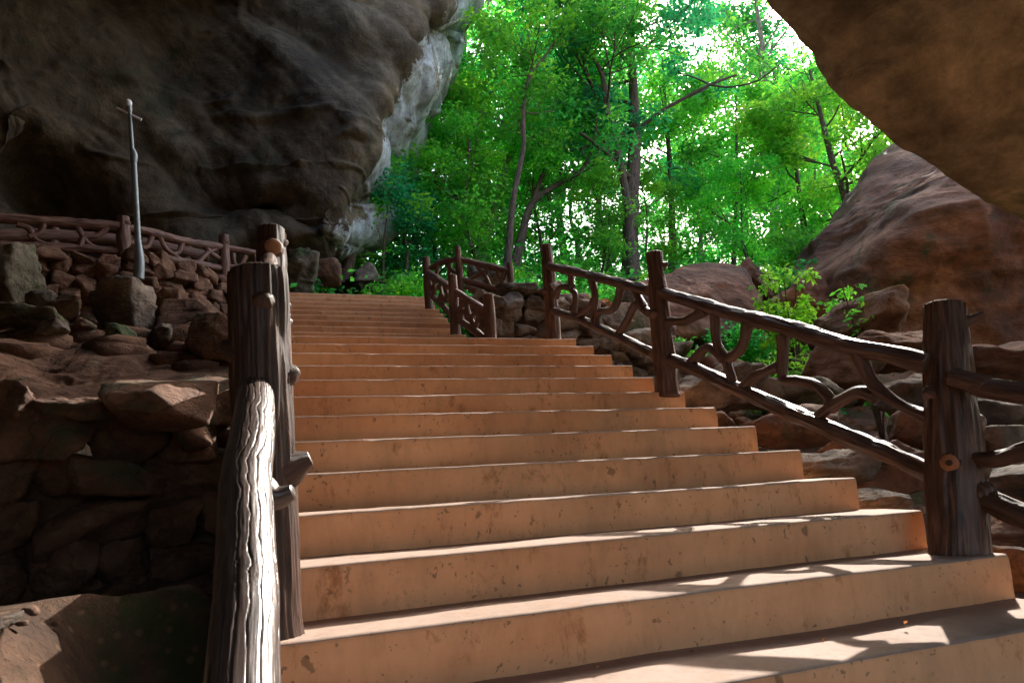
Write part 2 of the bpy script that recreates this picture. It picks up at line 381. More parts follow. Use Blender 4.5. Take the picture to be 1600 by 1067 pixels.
def leaf_mat(name, a, b, c, trans, gloss=.35):
    m, nt, p, out = newmat(name)
    at = nt.nodes.new('ShaderNodeAttribute'); at.attribute_name = 'tint'
    oi = nt.nodes.new('ShaderNodeObjectInfo')
    col = ramp(nt, at.outputs['Fac'], [(0, a), (.55, b), (1, c)])
    hs = nt.nodes.new('ShaderNodeHueSaturation'); nt.links.new(col, hs.inputs['Color'])
    mr = nt.nodes.new('ShaderNodeMapRange'); nt.links.new(oi.outputs['Random'], mr.inputs[0]); mr.inputs[3].default_value = .482; mr.inputs[4].default_value = .515
    nt.links.new(mr.outputs[0], hs.inputs['Hue'])
    mv = nt.nodes.new('ShaderNodeMapRange'); nt.links.new(oi.outputs['Random'], mv.inputs[0]); mv.inputs[3].default_value = .8; mv.inputs[4].default_value = 1.25
    nt.links.new(mv.outputs[0], hs.inputs['Value'])
    nt.links.new(hs.outputs[0], p.inputs['Base Color']); setin(p, Roughness=gloss)
    t = nt.nodes.new('ShaderNodeBsdfTranslucent')
    tc = mixc(nt, 1.0, hs.outputs[0], trans, 'MULTIPLY'); nt.links.new(tc, t.inputs[0])
    mx = nt.nodes.new('ShaderNodeMixShader'); mx.inputs[0].default_value = .66
    nt.links.new(p.outputs[0], mx.inputs[1]); nt.links.new(t.outputs[0], mx.inputs[2]); nt.links.new(mx.outputs[0], out.inputs[0]); return m
LG = [leaf_mat('green_leaves', (.022, .16, .055), (.065, .33, .065), (.24, .54, .06), (1.5, 2.0, 1.3)),
      leaf_mat('bright_leaves', (.045, .23, .045), (.12, .42, .055), (.36, .62, .06), (1.5, 1.75, 1.1)),
      leaf_mat('dark_leaves', (.012, .11, .055), (.03, .20, .075), (.07, .30, .07), (1.4, 2.1, 1.6))]
M['dry_leaf'] = leaf_mat('dry_leaves', (.16, .07, .03), (.25, .12, .05), (.34, .2, .09), (1.2, 1.0, .8), .6)

# ------------------------------------------------------------------ world, sun, camera
SUN = np.array([1.09, .84, 1.0]); SUN = SUN/np.linalg.norm(SUN)
w = bpy.data.worlds.new('World'); scene.world = w; w.use_nodes = True; nt = w.node_tree; nt.nodes.clear()
sky = nt.nodes.new('ShaderNodeTexSky'); sky.sky_type = 'NISHITA'; sky.sun_disc = False
sky.sun_elevation = math.asin(SUN[2]); sky.sun_rotation = math.atan2(SUN[0], SUN[1]); sky.dust_density = 3.5; sky.air_density = 1.0; sky.ozone_density = .6
bg = nt.nodes.new('ShaderNodeBackground'); bg.inputs[1].default_value = .15
wo = nt.nodes.new('ShaderNodeOutputWorld'); nt.links.new(sky.outputs[0], bg.inputs[0]); nt.links.new(bg.outputs[0], wo.inputs[0])
sl = bpy.data.lights.new('sun', 'SUN'); sl.energy = 2.45; sl.angle = math.radians(.53); sl.color = (1, .95, .87)
so = bpy.data.objects.new('sun', sl); COL.objects.link(so); so.location = (20, 25, 30)
so.rotation_euler = Vector(-SUN).to_track_quat('-Z', 'Y').to_euler()
cd = bpy.data.cameras.new('camera'); co_ = bpy.data.objects.new('camera', cd); COL.objects.link(co_); scene.camera = co_
from mathutils import Matrix
mt = Matrix(((_R[0], _U[0], -_F[0], CAM[0]), (_R[1], _U[1], -_F[1], CAM[1]), (_R[2], _U[2], -_F[2], CAM[2]), (0, 0, 0, 1)))
co_.matrix_world = mt; cd.sensor_width = 36; cd.lens = F_PX/1600*36; cd.clip_end = 2000; cd.clip_start = .02
scene.view_settings.view_transform = 'Standard'; scene.view_settings.look = 'None'; scene.view_settings.gamma = 1
scene.view_settings.exposure = 2.12
scene.render.engine = 'CYCLES'
cy = scene.cycles; cy.use_denoising = True
try: cy.denoiser = 'OPENIMAGEDENOISE'
except Exception: pass
cy.max_bounces = 9; cy.diffuse_bounces = 5; cy.glossy_bounces = 3; cy.transmission_bounces = 4; cy.transparent_max_bounces = 4
cy.sample_clamp_indirect = 8; cy.caustics_reflective = False; cy.caustics_refractive = False

# ------------------------------------------------------------------ terrain
def sstep(a, b, x):
    t = np.clip((x-a)/(b-a), 0, 1); return t*t*(3-2*t)
def stair_z(y): return np.where(y < 3.8, .463*y, np.where(y < 4.4, 1.76, 1.76+(y-4.4)*.44))
def ground(x, y):
    xn = np.asarray(x, float); yn = np.asarray(y, float)
    z = .3473+(ground0((xn+2.6515)/.865-2.9806, (yn+1.9612)/.835-2.3394)-.5544)*1.17
    z = z-.32*sstep(-3.45, -3.15, xn)*(yn < 1.0)
    for hw, e0, e1 in ((.12, -2.95, -2.72),):
        ins = sstep(e0, e1, xn)*(1-sstep(.02, .2, xn))*(yn < 7.7)
        z = z*(1-ins)+np.minimum(z, stair_z(yn)-.5)*ins
    return z
def ground0(x, y):
    x = np.asarray(x, float); y = np.asarray(y, float)
    hill = 3.3+np.maximum(y-10, 0)*.27-.0012*np.maximum(y-10, 0)**2*(y < 120)
    hill = np.where(y > 110, 3.3+27-.0012*1e4, hill)
    yw = np.clip(7.3+(x+7.0)*.52, 7.2, 9.35)
    left = .27+sstep(2.4, 3.2, y)*.62+sstep(3.0, 6.6, y)*1.1+sstep(yw+.05, yw+.3, y)*1.2-.12*sstep(1.2, 2.4, y)*(1-sstep(2.4, 2.8, y))
    left = np.where(y > 9.2, 3.2+(hill-3.3)*sstep(12, 16, y), left)
    right = np.interp(y, [-8, 0, 1.5, 3, 5.5, 9, 14], [-1.2, -.9, -.75, -.1, 1.0, 2.2, 3.6])
    right = np.where(y > 12, np.maximum(right, 3.0+(y-12)*.27), right)
    right = right+.12*np.maximum(x-5, 0)*sstep(1, 6, y)
    far = np.where(y > 14, hill, right)
    right = np.where(y > 14, 3.54+(y-14)*.27-.0012*np.maximum(y-10, 0)**2*(y < 110), right)
    right = np.where(y >= 110, 19, right)
    ter = np.where((x > -1) & (x < 2.2), 1.0, 0.)*sstep(6.1, 6.6, y)*(1-sstep(9, 12, y))
    right = right*(1-ter)+np.maximum(right, 2.5)*ter
    a = sstep(-3.6, 0.2, x)
    z = left*(1-a)+right*a
    return z
def axis(lo, fine0, fine1, hi, f, n):
    a = np.arange(fine0, fine1, f)
    g0 = fine0-np.geomspace(f, fine0-lo, n)[::-1]; g1 = fine1-f+np.geomspace(f, hi-fine1+f, n)
    return np.concatenate([g0, a, g1])
xs = axis(-160, -9, 10, 200, .12, 40); ys = axis(-40, -3, 18, 260, .12, 46)
X, Y = np.meshgrid(xs, ys, indexing='ij'); Z = ground(X, Y)
P = np.stack([X.ravel(), Y.ravel(), Z.ravel()], 1)
amp = np.where(((P[:, 0] > -3.0) & (P[:, 0] < .3) & (P[:, 1] < 9.5)), .02, 1)
P[:, 2] += (fbm(P, .5, 5, 3)*.14+fbm(P, 2.2, 4, 4)*.05)*amp
mb = MB(); mb.add(P, grid_faces(len(xs), len(ys))); g = mb.build('ground', M['soil'], base=(0, 0, 0)); tag(g, kind='structure')
def gz(x, y): return float(ground(np.array([x]), np.array([y]))[0])

# ------------------------------------------------------------------ stairs
DX = [0.0000, -0.0002, -0.0055, -0.0059, 0.0031, 0.0065, -0.0028, -0.0002, -0.0229, -0.0022, 0.0042, 0.0123, 0.0121]
DY = [0.0040, 0.0104, -0.0005, -0.0073, -0.0007, -0.0061, -0.0035, -0.0018, 0.0043, -0.0043, -0.0077, -0.0025, 0.0157]
DZ = [-0.0045, 0.0006, 0.0031, -0.0037, -0.0018, 0.0009, 0.0039, 0.0012, 0.0048, 0.0025, 0.0023, -0.0014, -0.0079]
RO = [-0.0077, -0.0059, 0.0105, 0.0091, 0.0065, 0.0059, 0.0088, 0.0043, 0.0002, -0.0032, -0.0024, -0.0050, -0.0102]
def step_mesh(xl, xr, y0, z, rot, y1, drop, seed, nx=150):
    x = np.linspace(xl, xr, nx)
    rr = lambda s, sc, am: fbm(np.stack([x, x*0+seed, x*0], 1), sc, 4, s)*am
    wob = rr(1, 1.2, .004)+rr(2, 9, .0012); wz = rr(3, .8, .0022)+rr(4, 12, .0008)
    chip = np.clip(rr(8, 5, 1.0)-.4, 0, 1)*.012
    prof = [(0.012, -drop, 1, 0), (0.006, -.14, 1, 0), (0, -.07, 1, 0), (-.001, -.018, 1, 0), (.001, -.007, 1, 1), (.007, -.0015, 1, 1), (.02, 0, 1, 1), (.2, .002, .5, 1), (y1-y0, .002, 0, 1)]
    V = []
    for (py, pz, wy, wzz) in prof:
        yy = y0+rot*x+py+wob*wy+(chip if wy == 1 and pz > -.03 else 0); zz = z+pz+wz*(1 if pz > -.03 else .3)-(chip*.4 if pz > -.01 and py < .01 else 0)
        if py > .1: zz = zz+fbm(np.stack([x*2, x*0+py*9+seed, x*0], 1), 1, 3, 5)*.003
        V.append(np.stack([x, yy+0*x, zz+0*x], 1))
    V = np.array(V); npf = len(prof); F = []; mi = []
    for i in range(npf-1):
        for j in range(nx-1):
            F.append((i*nx+j, i*nx+j+1, (i+1)*nx+j+1, (i+1)*nx+j)); mi.append(0 if i < 4 else 1)
    V2 = V.reshape(-1, 3).copy(); mb = MB(); mb.add(V2, F, None, mi)
    # ends and back
    for j, fl in ((0, 0), (nx-1, 1)):
        ring = V[:, j].copy(); bk = ring[-1].copy(); bk[2] = z-drop; ring = np.vstack([ring, bk])
        f = list(range(len(ring)));  f = f if fl else f[::-1]
        mb.add(ring, [f], None, 0)
    bk = V[-1]; low = bk.copy(); low[:, 2] = z-drop
    mb.add(np.vstack([bk[[0, -1]], low[[0, -1]]]), [(0, 1, 3, 2)], None, 0)
    return mb
low_st = empty('staircase', (-1.5, 0, -.5), 'wide orange cement staircase, the sunlit lower flight with twelve steps between the two log railings', 'staircase')
for k in range(-4, 13):
    if k >= 0: dx, dy, dz, ro = DX[k], DY[k], DZ[k], RO[k]
    else: dx, dy, dz, ro = 0.003*k, 0, 0, -.006
    y0 = (k-1)*.3452+dy; z = (k-1)*.16+dz
    y1 = y0+.3452+.08 if k < 12 else 4.5
    s = step_mesh(-2.74, dx, y0, z, ro, y1, .9, k+10).build('step' if k < 12 else 'landing', [M['riser'], M['tread']], low_st)
up_st = empty('staircase', (-2, 5.5, 1.76), 'narrower upper flight of cement steps in shade, rising from the landing to the cave mouth', 'staircase')
UY = [4.38, 4.76, 5.145, 5.52, 5.90, 6.255, 6.605, 6.96, 7.30]; UX = [-.926, -.913, -.878, -.833, -.793, -.76, -.735, -.70, -.69]
for k in range(9):
    z = 1.76+.16*(k+1); y1 = (UY[k+1]+.08) if k < 8 else 8.6
    step_mesh(-2.71-.003*(k % 3), UX[k], UY[k], z, 0, y1, .9, k+40, 110).build('step', [M['riser'], M['tread']], up_st)

# ------------------------------------------------------------------ log railings (concrete made to look like branches)
def post(parent, base, top, r0, r1, mat='bois', n=40, s=0, cuts=(), bark=.07, seg=None, flare=1.12):
    b = np.asarray(base, float); t = np.asarray(top, float); b = b-np.array([0, 0, .03])
    mb = MB(); mid = [b+(t-b)*f for f in (0, .06, .3, .62, .9, 1)]
    tube(mb, mid, [r0*flare, r0*1.02, r0*.97, (r0+r1)/2*1.02, r1, r1*.97], n=int(n*1.6), seg=seg or int(np.linalg.norm(t-b)/.015), bark=bark*1.35, freq=13, s=s, along=1.8, capmi=1)
    o = mb.build('post', [M[mat], M['ring']], parent)
    for c in cuts:                     # (height fraction, angle deg, out, radius, droop, face material)
        f, an, out, rr, dr = c[:5]; a = math.radians(an); d = np.array([math.cos(a), math.sin(a), dr]); c0 = b+(t-b)*f; ra = r0+(r1-r0)*f
        m2 = MB(); kn = len(c) > 5
        if kn: tube(m2, [c0, c0+d*(ra*.85), c0+d*(ra+.012+out)], [rr*1.5, rr*1.35, rr], n=20, seg=8, bark=.06, s=s+3, capmi=1)
        else: tube(m2, [c0, c0+d*(ra*.75), c0+d*(ra+out*.45)+np.array([0, 0, .008]), c0+d*(ra+out)+np.array([0, 0, .012])], [rr*1.7, rr*1.35, rr*.8, rr*.5], n=18, seg=12, bark=.16, s=s+3, capmi=1)
        st = m2.build('branch_stub', [M[mat], M[c[5]] if len(c) > 5 else M['ring']], o)
        if len(c) > 5 and c[5] == 'knot':
            m3 = MB(); e = c0+d*(ra+.012+out)+d*rr*.14; tube(m3, [e-d*.002, e+d*.005], [rr*.36, rr*.34], n=12, seg=2)
            # centre dot is moulded in the same stub
            V = np.concatenate(m3.V)
            m3.build('knot_core', M['knot_core'], o)
    return o
def seg(parent, name, pts, r, mat='rail', n=14, bark=.08, s=0, taper=None):
    n = int(n*2.2); bark = bark*1.9
    mb = MB(); rad = [r]*len(pts) if taper is None else taper
    rs = np.random.RandomState(s+77); rad = [q*(1+rs.uniform(-.08, .08)) for q in rad]
    tube(mb, pts, rad, n=n, seg=max(6, int(np.linalg.norm(np.diff(np.asarray(pts), axis=0), axis=1).sum()/.018)), bark=bark, freq=9, s=s, along=3.2)
    return mb.build(name, M[mat], parent)
NBAY = [0]
def bay(parent, a, b, rails, branches, rr, rb, mat='rail', y_off=0, n=14, bark=.09):
    """a, b: ground points; pixel polylines are laid into the real vertical plane between the two posts"""
    for k, pl in enumerate(rails):
        pts = [on_plane(x, y, a, b) for x, y in pl]; NBAY[0] += 1
        seg(parent, 'top_rail' if k == 0 else 'lower_rail', pts, rr, mat, n, bark, NBAY[0])
    for pl in branches:
        pts = [on_plane(x, y, a, b) for x, y in pl]; NBAY[0] += 1
        L = len(pts); seg(parent, 'branch', pts, rb, mat, max(8, n-3), bark, NBAY[0], [rb*(1.12 if i in (0, L-1) else .95) for i in range(L)])

P3, P2, P1 = (-.0, .15), (-.115, 2.08), (-.14, 4.02)
P4 = (.0, -1.8)
rr_ = empty('log_railing', (-.2, 2.5, .96), 'brown log style railing with forked branches along the right side of the lower steps', 'railing')
post(rr_, (-.08, .15, 0), (.129, .15, 1.035), .104, .080, n=56, s=1, cuts=[(.36, -150, .0, .034, 0, 'knot'), (.9, -35, .07, .022, .25), (.63, 165, .02, .035, .1), (.5, -30, .03, .045, .1), (.33, -50, .02, .05, .1)])
post(rr_, (-.124, 2.08, .96), (-.106, 2.08, 1.979), .076, .058, n=40, s=2, cuts=[(.9, -20, .03, .03, .1), (.55, 200, .03, .03, .1), (.45, -10, .03, .045, .3)])
post(rr_, (-.13, 4.02, 1.755), (-.13, 4.02, 2.775), .070, .053, n=36, s=3, cuts=[(.52, 190, .02, .03, .3), (.55, -10, .05, .05, .6)], flare=1.2)
post(rr_, (P4[0], P4[1], -.8), (P4[0], P4[1], .2), .11, .10, n=24, s=4)
bay(rr_, P2, P3, [[(1030, 456), (1103, 478), (1157, 494), (1225, 510), (1320, 540), (1391, 553), (1452, 568)],
                  [(1034, 558), (1073, 571), (1124, 594), (1174, 617), (1225, 640), (1275, 661), (1322, 682), (1391, 710), (1454, 740)]],
    [[(1040, 520), (1046, 503), (1070, 502), (1087, 493), (1103, 484)],
     [(1117, 492), (1120, 535), (1134, 562), (1144, 593), (1147, 603)],
     [(1076, 570), (1103, 544), (1117, 549), (1131, 560)],
     [(1137, 561), (1154, 549), (1164, 529), (1168, 506)],
     [(1158, 609), (1178, 589), (1201, 579), (1217, 573)],
     [(1223, 524), (1223, 562), (1224, 592), (1245, 596), (1269, 600), (1287, 612), (1299, 631), (1279, 650)],
     [(1297, 636), (1322, 621), (1344, 612), (1368, 619)],
     [(1342, 551), (1361, 595), (1383, 617), (1417, 638), (1452, 653)]], .040, .029, n=20)
bay(rr_, P1, P2, [[(857, 416), (904, 426), (955, 439), (1013, 454)], [(865, 486), (904, 498), (938, 513.5), (972, 529), (1020, 553)]],
    [[(868, 464), (876, 449), (894, 449)], [(892, 424), (892.5, 451), (899, 461), (896, 494)], [(902, 497), (918, 483), (929, 469)],
     [(925, 436), (930, 461), (928, 488), (930, 510)], [(934, 508), (936, 488), (955, 485), (965, 471), (971, 446)],
     [(965, 524), (979, 502), (989, 481), (995, 475), (1013, 489)], [(993, 452), (997, 464), (1006, 481)]], .038, .029, n=16)
b4 = lambda px, py: on_plane(px, py, P3, P4)
seg(rr_, 'top_rail', [b4(1490, 590), b4(1538, 602), b4(1600, 615), (P4[0], P4[1], .1)], .041, n=20, s=71)
seg(rr_, 'lower_rail', [b4(1505, 757), b4(1538, 772), b4(1600, 806), (P4[0], P4[1], -.62)], .043, n=20, s=72)
seg(rr_, 'branch', [b4(1500, 712), b4(1530, 717), b4(1559, 717), b4(1600, 705), b4(1660, 690)], .031, n=16, s=73)

# left railing
lr = empty('log_railing', (-3.1, .17, 0), 'dark glossy log style handrail and thick posts on the left edge of the lower steps', 'railing')
L3, L2, L1 = (-2.71, .15), (-2.745, 2.08), (-2.72, 4.0)
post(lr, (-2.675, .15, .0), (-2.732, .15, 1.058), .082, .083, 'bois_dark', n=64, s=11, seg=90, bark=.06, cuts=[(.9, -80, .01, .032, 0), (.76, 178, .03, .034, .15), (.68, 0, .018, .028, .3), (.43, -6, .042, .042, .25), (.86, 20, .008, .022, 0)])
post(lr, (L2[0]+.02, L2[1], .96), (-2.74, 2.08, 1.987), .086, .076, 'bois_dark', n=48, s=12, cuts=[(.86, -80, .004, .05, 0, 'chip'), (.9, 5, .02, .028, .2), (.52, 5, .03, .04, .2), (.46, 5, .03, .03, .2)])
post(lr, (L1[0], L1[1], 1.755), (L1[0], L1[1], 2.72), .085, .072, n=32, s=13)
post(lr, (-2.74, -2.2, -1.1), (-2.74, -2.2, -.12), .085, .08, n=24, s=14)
pA = aY(400, 612, .10); pB = atD(378, 1067, 1.0); pB2 = pB+(pB-pA)*.9
mb = MB(); pm = (pA+pB)/2+np.array([-.012, 0, .012]); 
Pp = [pA, (pA+pm)/2+np.array([.004, 0, .004]), pm, (pm+pB)/2+np.array([.004, 0, -.003]), pB, pB2]
tube(mb, Pp, [.049, .053, .055, .054, .053, .053], n=180, seg=520, bark=0, s=0)
V = mb.V[0]; nS, nR = 521, 180
Pc = V.reshape(nS, nR, 3); cen = Pc.mean(1, keepdims=True); dirs = Pc-cen; rad = np.linalg.norm(dirs, axis=2, keepdims=True); dirs /= rad
th = np.arange(nR)/nR*2*math.pi; ss = np.linspace(0, 2.9, nS)
S3 = np.stack(np.broadcast_arrays(np.cos(th)[None]*1.0, np.sin(th)[None]*1.0, ss[:, None]*1.0), -1).reshape(-1, 3)
wp = fbm(S3*np.array([1.1, 1.1, 3.5]), 1, 3, 21); wp2 = fbm(S3*np.array([2, 2, 16]), 1, 3, 25)
thn = np.broadcast_to(th[None], (nS, nR)).reshape(-1)
ph = thn*9+wp*1.5+wp2*.28
gro = np.abs(np.sin(ph)); gro = np.minimum(gro*2.6, 1)**.7       # narrow grooves between broad rounded ridges
fine = fbm(S3*np.array([14, 14, 8]), 1, 3, 31)
pit = np.clip(fbm(S3*np.array([6, 6, 22]), 1, 3, 41)-.25, 0, 1)
disp = (gro-.7)*.0026+wp*.0012+fine*.0005-pit*.0004
Pc2 = Pc+dirs*disp.reshape(nS, nR, 1); mb.V[0] = Pc2.reshape(-1, 3)
mb.build('top_rail', M['near_rail'], lr)
low = np.array([0, 0, -.5])
seg(lr, 'lower_rail', [pA+low, pm+low, pB+low, pB2+low], .05, n=20, s=81)
q0 = atD(428, 905, 1.45); q1 = atD(440, 925, 1.5); 
mbk = MB(); kc = pA*.55+pB*.45; 
tube(mbk, [kc+np.array([.02, 0, -.03]), kc+np.array([.055, -.01, -.045]), kc+np.array([.088, -.02, -.035])], [.04, .027, .018], n=18, seg=10, bark=.2, s=5)
mbk.build('branch_stub', M['near_rail'], lr)
def mixp(f): return pA*(1-f)+pB*f
seg(lr, 'branch', [mixp(.18)+np.array([0, 0, -.04]), mixp(.3)+np.array([0, 0, -.25]), mixp(.12)+low], .034, n=16, s=82)
seg(lr, 'branch', [mixp(.62)+np.array([.01, 0, -.04]), mixp(.55)+np.array([.01, 0, -.22]), mixp(.75)+low], .036, n=16, s=83)
for (A, B, za, zb) in ((L3, L2, .0, .96), (L2, L1, .96, 1.76)):
    hl = .24 if za < .5 else .36
    for h, nm in ((.84, 'top_rail'), (hl, 'lower_rail')):
        seg(lr, nm, [(A[0], A[1], za+h-.03), ((A[0]+B[0])/2, (A[1]+B[1])/2, (za+zb)/2+h+.01), (B[0], B[1], zb+h)], .045, n=14, s=int(h*100)+int(za*10))
    for i in range(6 if za < .5 else 4):
        f = (.08+.145*i) if za < .5 else (.15+.22*i); c = lambda g, h: (A[0]+(B[0]-A[0])*g, A[1]+(B[1]-A[1])*g, za+(zb-za)*g+h)
        seg(lr, 'branch', [c(f, .82), c(f+.07*(-1)**i, .58), c(f+.12, hl+.02)], .034, n=10, s=90+i)

# upper railing beside the narrow flight
def up_post(parent, pxt, pyt, pxb, pyb, Yd, zb, w, s, mat='bois_pale'):
    t = aY(pxt, pyt, Yd); b = aY(pxb, pyb, Yd); b[2] = zb
    r = w/2*np.linalg.norm(t-CAM)/F_PX*.97
    post(parent, b, t, r*1.08, r*.92, mat, n=24, s=s, bark=.06); return b, t
ur = empty('log_railing', (-.85, 6.4, 1.92), 'short log style railing with tangled branches stepping down the right of the upper flight', 'railing')
bA, tA = up_post(ur, 665.7, 402.8, 671, 481.5, 6.33, 2.70, 12, 21)
bB, tB = up_post(ur, 707, 431, 712, 521, 4.45, 1.92, 15.5, 22)
bC, tC = up_post(ur, 763, 461, 766, 528, 4.05, 1.76, 18.5, 23, 'bois')
bay(ur, bA[:2], bB[:2], [[(667, 423), (684, 436), (703, 449)], [(672, 460), (686, 472), (704, 491)]],
    [[(670, 431), (678, 441), (678, 464)], [(688, 447), (690, 460), (691, 477)], [(678, 441), (684, 438)], [(684, 470), (690, 461), (698, 470), (703, 470)], [(696, 448), (698, 462), (690, 474)]], .034, .024, 'bois_pale', n=12)
bay(ur, bB[:2], bC[:2], [[(709, 454), (731, 468), (758, 485)], [(718, 500), (735, 512), (760, 531)]],
    [[(714, 490), (722, 476), (728, 466)], [(728, 470), (732, 490), (742, 512)], [(742, 512), (748, 494), (744, 478)], [(750, 482), (752, 500), (757, 512)], [(720, 500), (722, 485), (731, 492)], [(734, 500), (744, 488), (757, 492)]], .034, .025, 'bois_pale', n=12)
ub = empty('log_railing', (-.3, 7, 2.6), 'farther log style railing on top of the rubble wall, turning away from the narrow flight', 'railing')
bD, tD = up_post(ub, 715, 387, 722, 464, 5.95, 2.45, 11.5, 24)
bE, tE = up_post(ub, 796, 411.5, 800, 459, 5.7, 2.4, 11, 25)
bay(ub, bD[:2], bE[:2], [[(718, 405), (750, 413), (795, 424)], [(722, 437), (760, 447), (800, 457)]],
    [[(731, 439), (745, 430), (753, 426), (760, 434), (764, 446)], [(744, 412), (750, 422), (756, 426)], [(776, 420), (781, 435), (795, 452)], [(762, 418), (760, 427)], [(785, 436), (788, 426)]], .036, .026, 'bois_pale', n=12)
bay(ub, (bA[0]+.02, bA[1]), bD[:2], [[(673, 419), (692, 409), (716, 405)], [(676, 450), (700, 446), (722, 442)]],
    [[(697, 411), (708, 424), (720, 430)], [(684, 415), (682, 430), (678, 448)], [(703, 410), (702, 428), (706, 444)]], .036, .026, 'bois_pale', n=12)
seg(ub, 'lower_rail', [on_plane(727, 448, bD, bE), on_plane(742, 452, bD, bE), on_plane(760, 461, bD, bE)], .036, 'bois_pale', 12, .09, 5)

# path railings at the far left
fl = empty('log_railing', (-7, 8.5, 3.2), 'faded log style railing with crossed branches on top of the left rubble wall', 'railing')
FA, FB, FC = np.array([-6.2, 8.2]), np.array([-4.55, 9.3]), np.array([-3.2, 9.5])
def flp(px, py, a=FA, b=FB): return on_plane(px, py, a, b)
FA_ = atY(193, 340, 8.2); FB_ = atY(350, 368, 9.3); FC_ = atY(420, 380, 9.6); FL_ = atY(-40, 340, 7.6)
for (t, pb, Yd, w, s) in ((FA_, (196, 404), 8.2, 17, 31), (FB_, (353, 462), 9.3, 14, 32), (FC_, (424, 450), 9.6, 12, 33), (FL_, (-40, 400), 7.6, 17, 34)):
    b = atY(*pb, Yd); r = w/2*np.linalg.norm(t-CAM)/F_PX
    post(fl, b-np.array([0, 0, .25]), t, r, r*.93, 'bois_pale', n=24, s=s, cuts=[(.9, -30, .01, .03, .1)] if s < 33 else ())
bay(fl, FA_[:2], FB_[:2], [[(195, 356), (232, 362), (285, 376.5), (347, 386)], [(195, 392), (228, 399), (285, 409), (349, 420)]],
    [[(249, 370), (261, 390), (282, 406)], [(285, 379), (279, 394), (270, 398)], [(318, 382), (330, 396), (344, 405)], [(339, 387), (322, 397), (309, 411)], [(237, 370), (231, 384), (222, 388)], [(215, 362), (212, 376), (203, 380)]], .05, .032, 'bois_pale', n=14)
bay(fl, FL_[:2], FA_[:2], [[(-38, 338), (0, 341), (90, 347), (190, 354)], [(-38, 382), (0, 384), (120, 388), (190, 394)]],
    [[(27, 350), (45, 357), (54, 374), (68, 383)], [(67, 350), (63, 363), (45, 370)], [(120, 352), (135, 378), (150, 389)], [(167, 356), (152, 368), (132, 371), (123, 388)]], .052, .034, 'bois_pale', n=14)
bay(fl, FB_[:2], FC_[:2], [[(352, 387), (380, 392), (420, 400)], [(355, 417), (380, 421), (422, 428)]],
    [[(364, 396), (366, 411), (376, 420)], [(384, 400), (377, 413), (371, 420)], [(398, 398), (402, 422)]], .045, .03, 'bois_pale', n=12)
fb = empty('path_barrier', (-7, 10, 3.3), 'low plain concrete barrier with thick beam and stub posts behind the left path railing', 'barrier')
GA, GB = atY(-40, 370, 9.6), atY(330, 405, 10.8)
seg(fb, 'beam', [on_plane(-40, 370, GA, GB), on_plane(60, 368, GA, GB), on_plane(180, 374, GA, GB), on_plane(250, 386, GA, GB), on_plane(324, 402, GA, GB)], .085, 'bois_pale', 14, .05, 61)
for px, py in ((87, 357), (294, 382)):
    t = on_plane(px, py, GA, GB); post(fb, t-np.array([0, 0, .75]), t, .06, .052, 'bois_pale', n=16, s=px)

# lamp pole
lp = empty('lamp_pole', atY(217, 405, 7.5), 'thin grey pipe lamp pole with bare white bulb and tilted crossbar', 'lamp pole')
Yl = 7.5; pole = [atY(218, 410, Yl), atY(215.5, 375, Yl), atY(209, 250, Yl), atY(207, 242, Yl), atY(202.5, 172, Yl)]
m1 = MB(); tube(m1, [pole[0]-np.array([0, 0, .2]), pole[0], pole[1]], [.058, .054, .036], n=18, seg=8, bark=0); m1.build('base_cone', M['pipe'], lp)
m1 = MB(); tube(m1, [pole[1], pole[2]], [.034, .031], n=18, seg=10); m1.build('lower_pipe', M['pipe'], lp)
m1 = MB(); tube(m1, [pole[2]-np.array([0, 0, .03]), pole[2]+np.array([0, 0, .05]), pole[3]+np.array([0, 0, .06])], [.038, .042, .03], n=18, seg=6); m1.build('coupling', M['pipe'], lp)
m1 = MB(); tube(m1, [pole[3], pole[4]], [.024, .021], n=16, seg=8); m1.build('upper_pipe', M['pipe'], lp)
m1 = MB(); tube(m1, [atY(182, 169, Yl), atY(221, 187.5, Yl)], [.016, .016], n=8, seg=3); m1.build('crossbar', M['bulb'], lp)
m1 = MB(); tube(m1, [atY(202.5, 176, Yl), atY(201, 168, Yl)], [.028, .04], n=14, seg=4); hd = m1.build('lamp_socket', M['pipe'], lp)
V, F = ico(3); m1 = MB(); m1.add(V*np.array([.042, .042, .055])+atY(200.5, 162, Yl), F); m1.build('bulb', M['bulb'], lp)

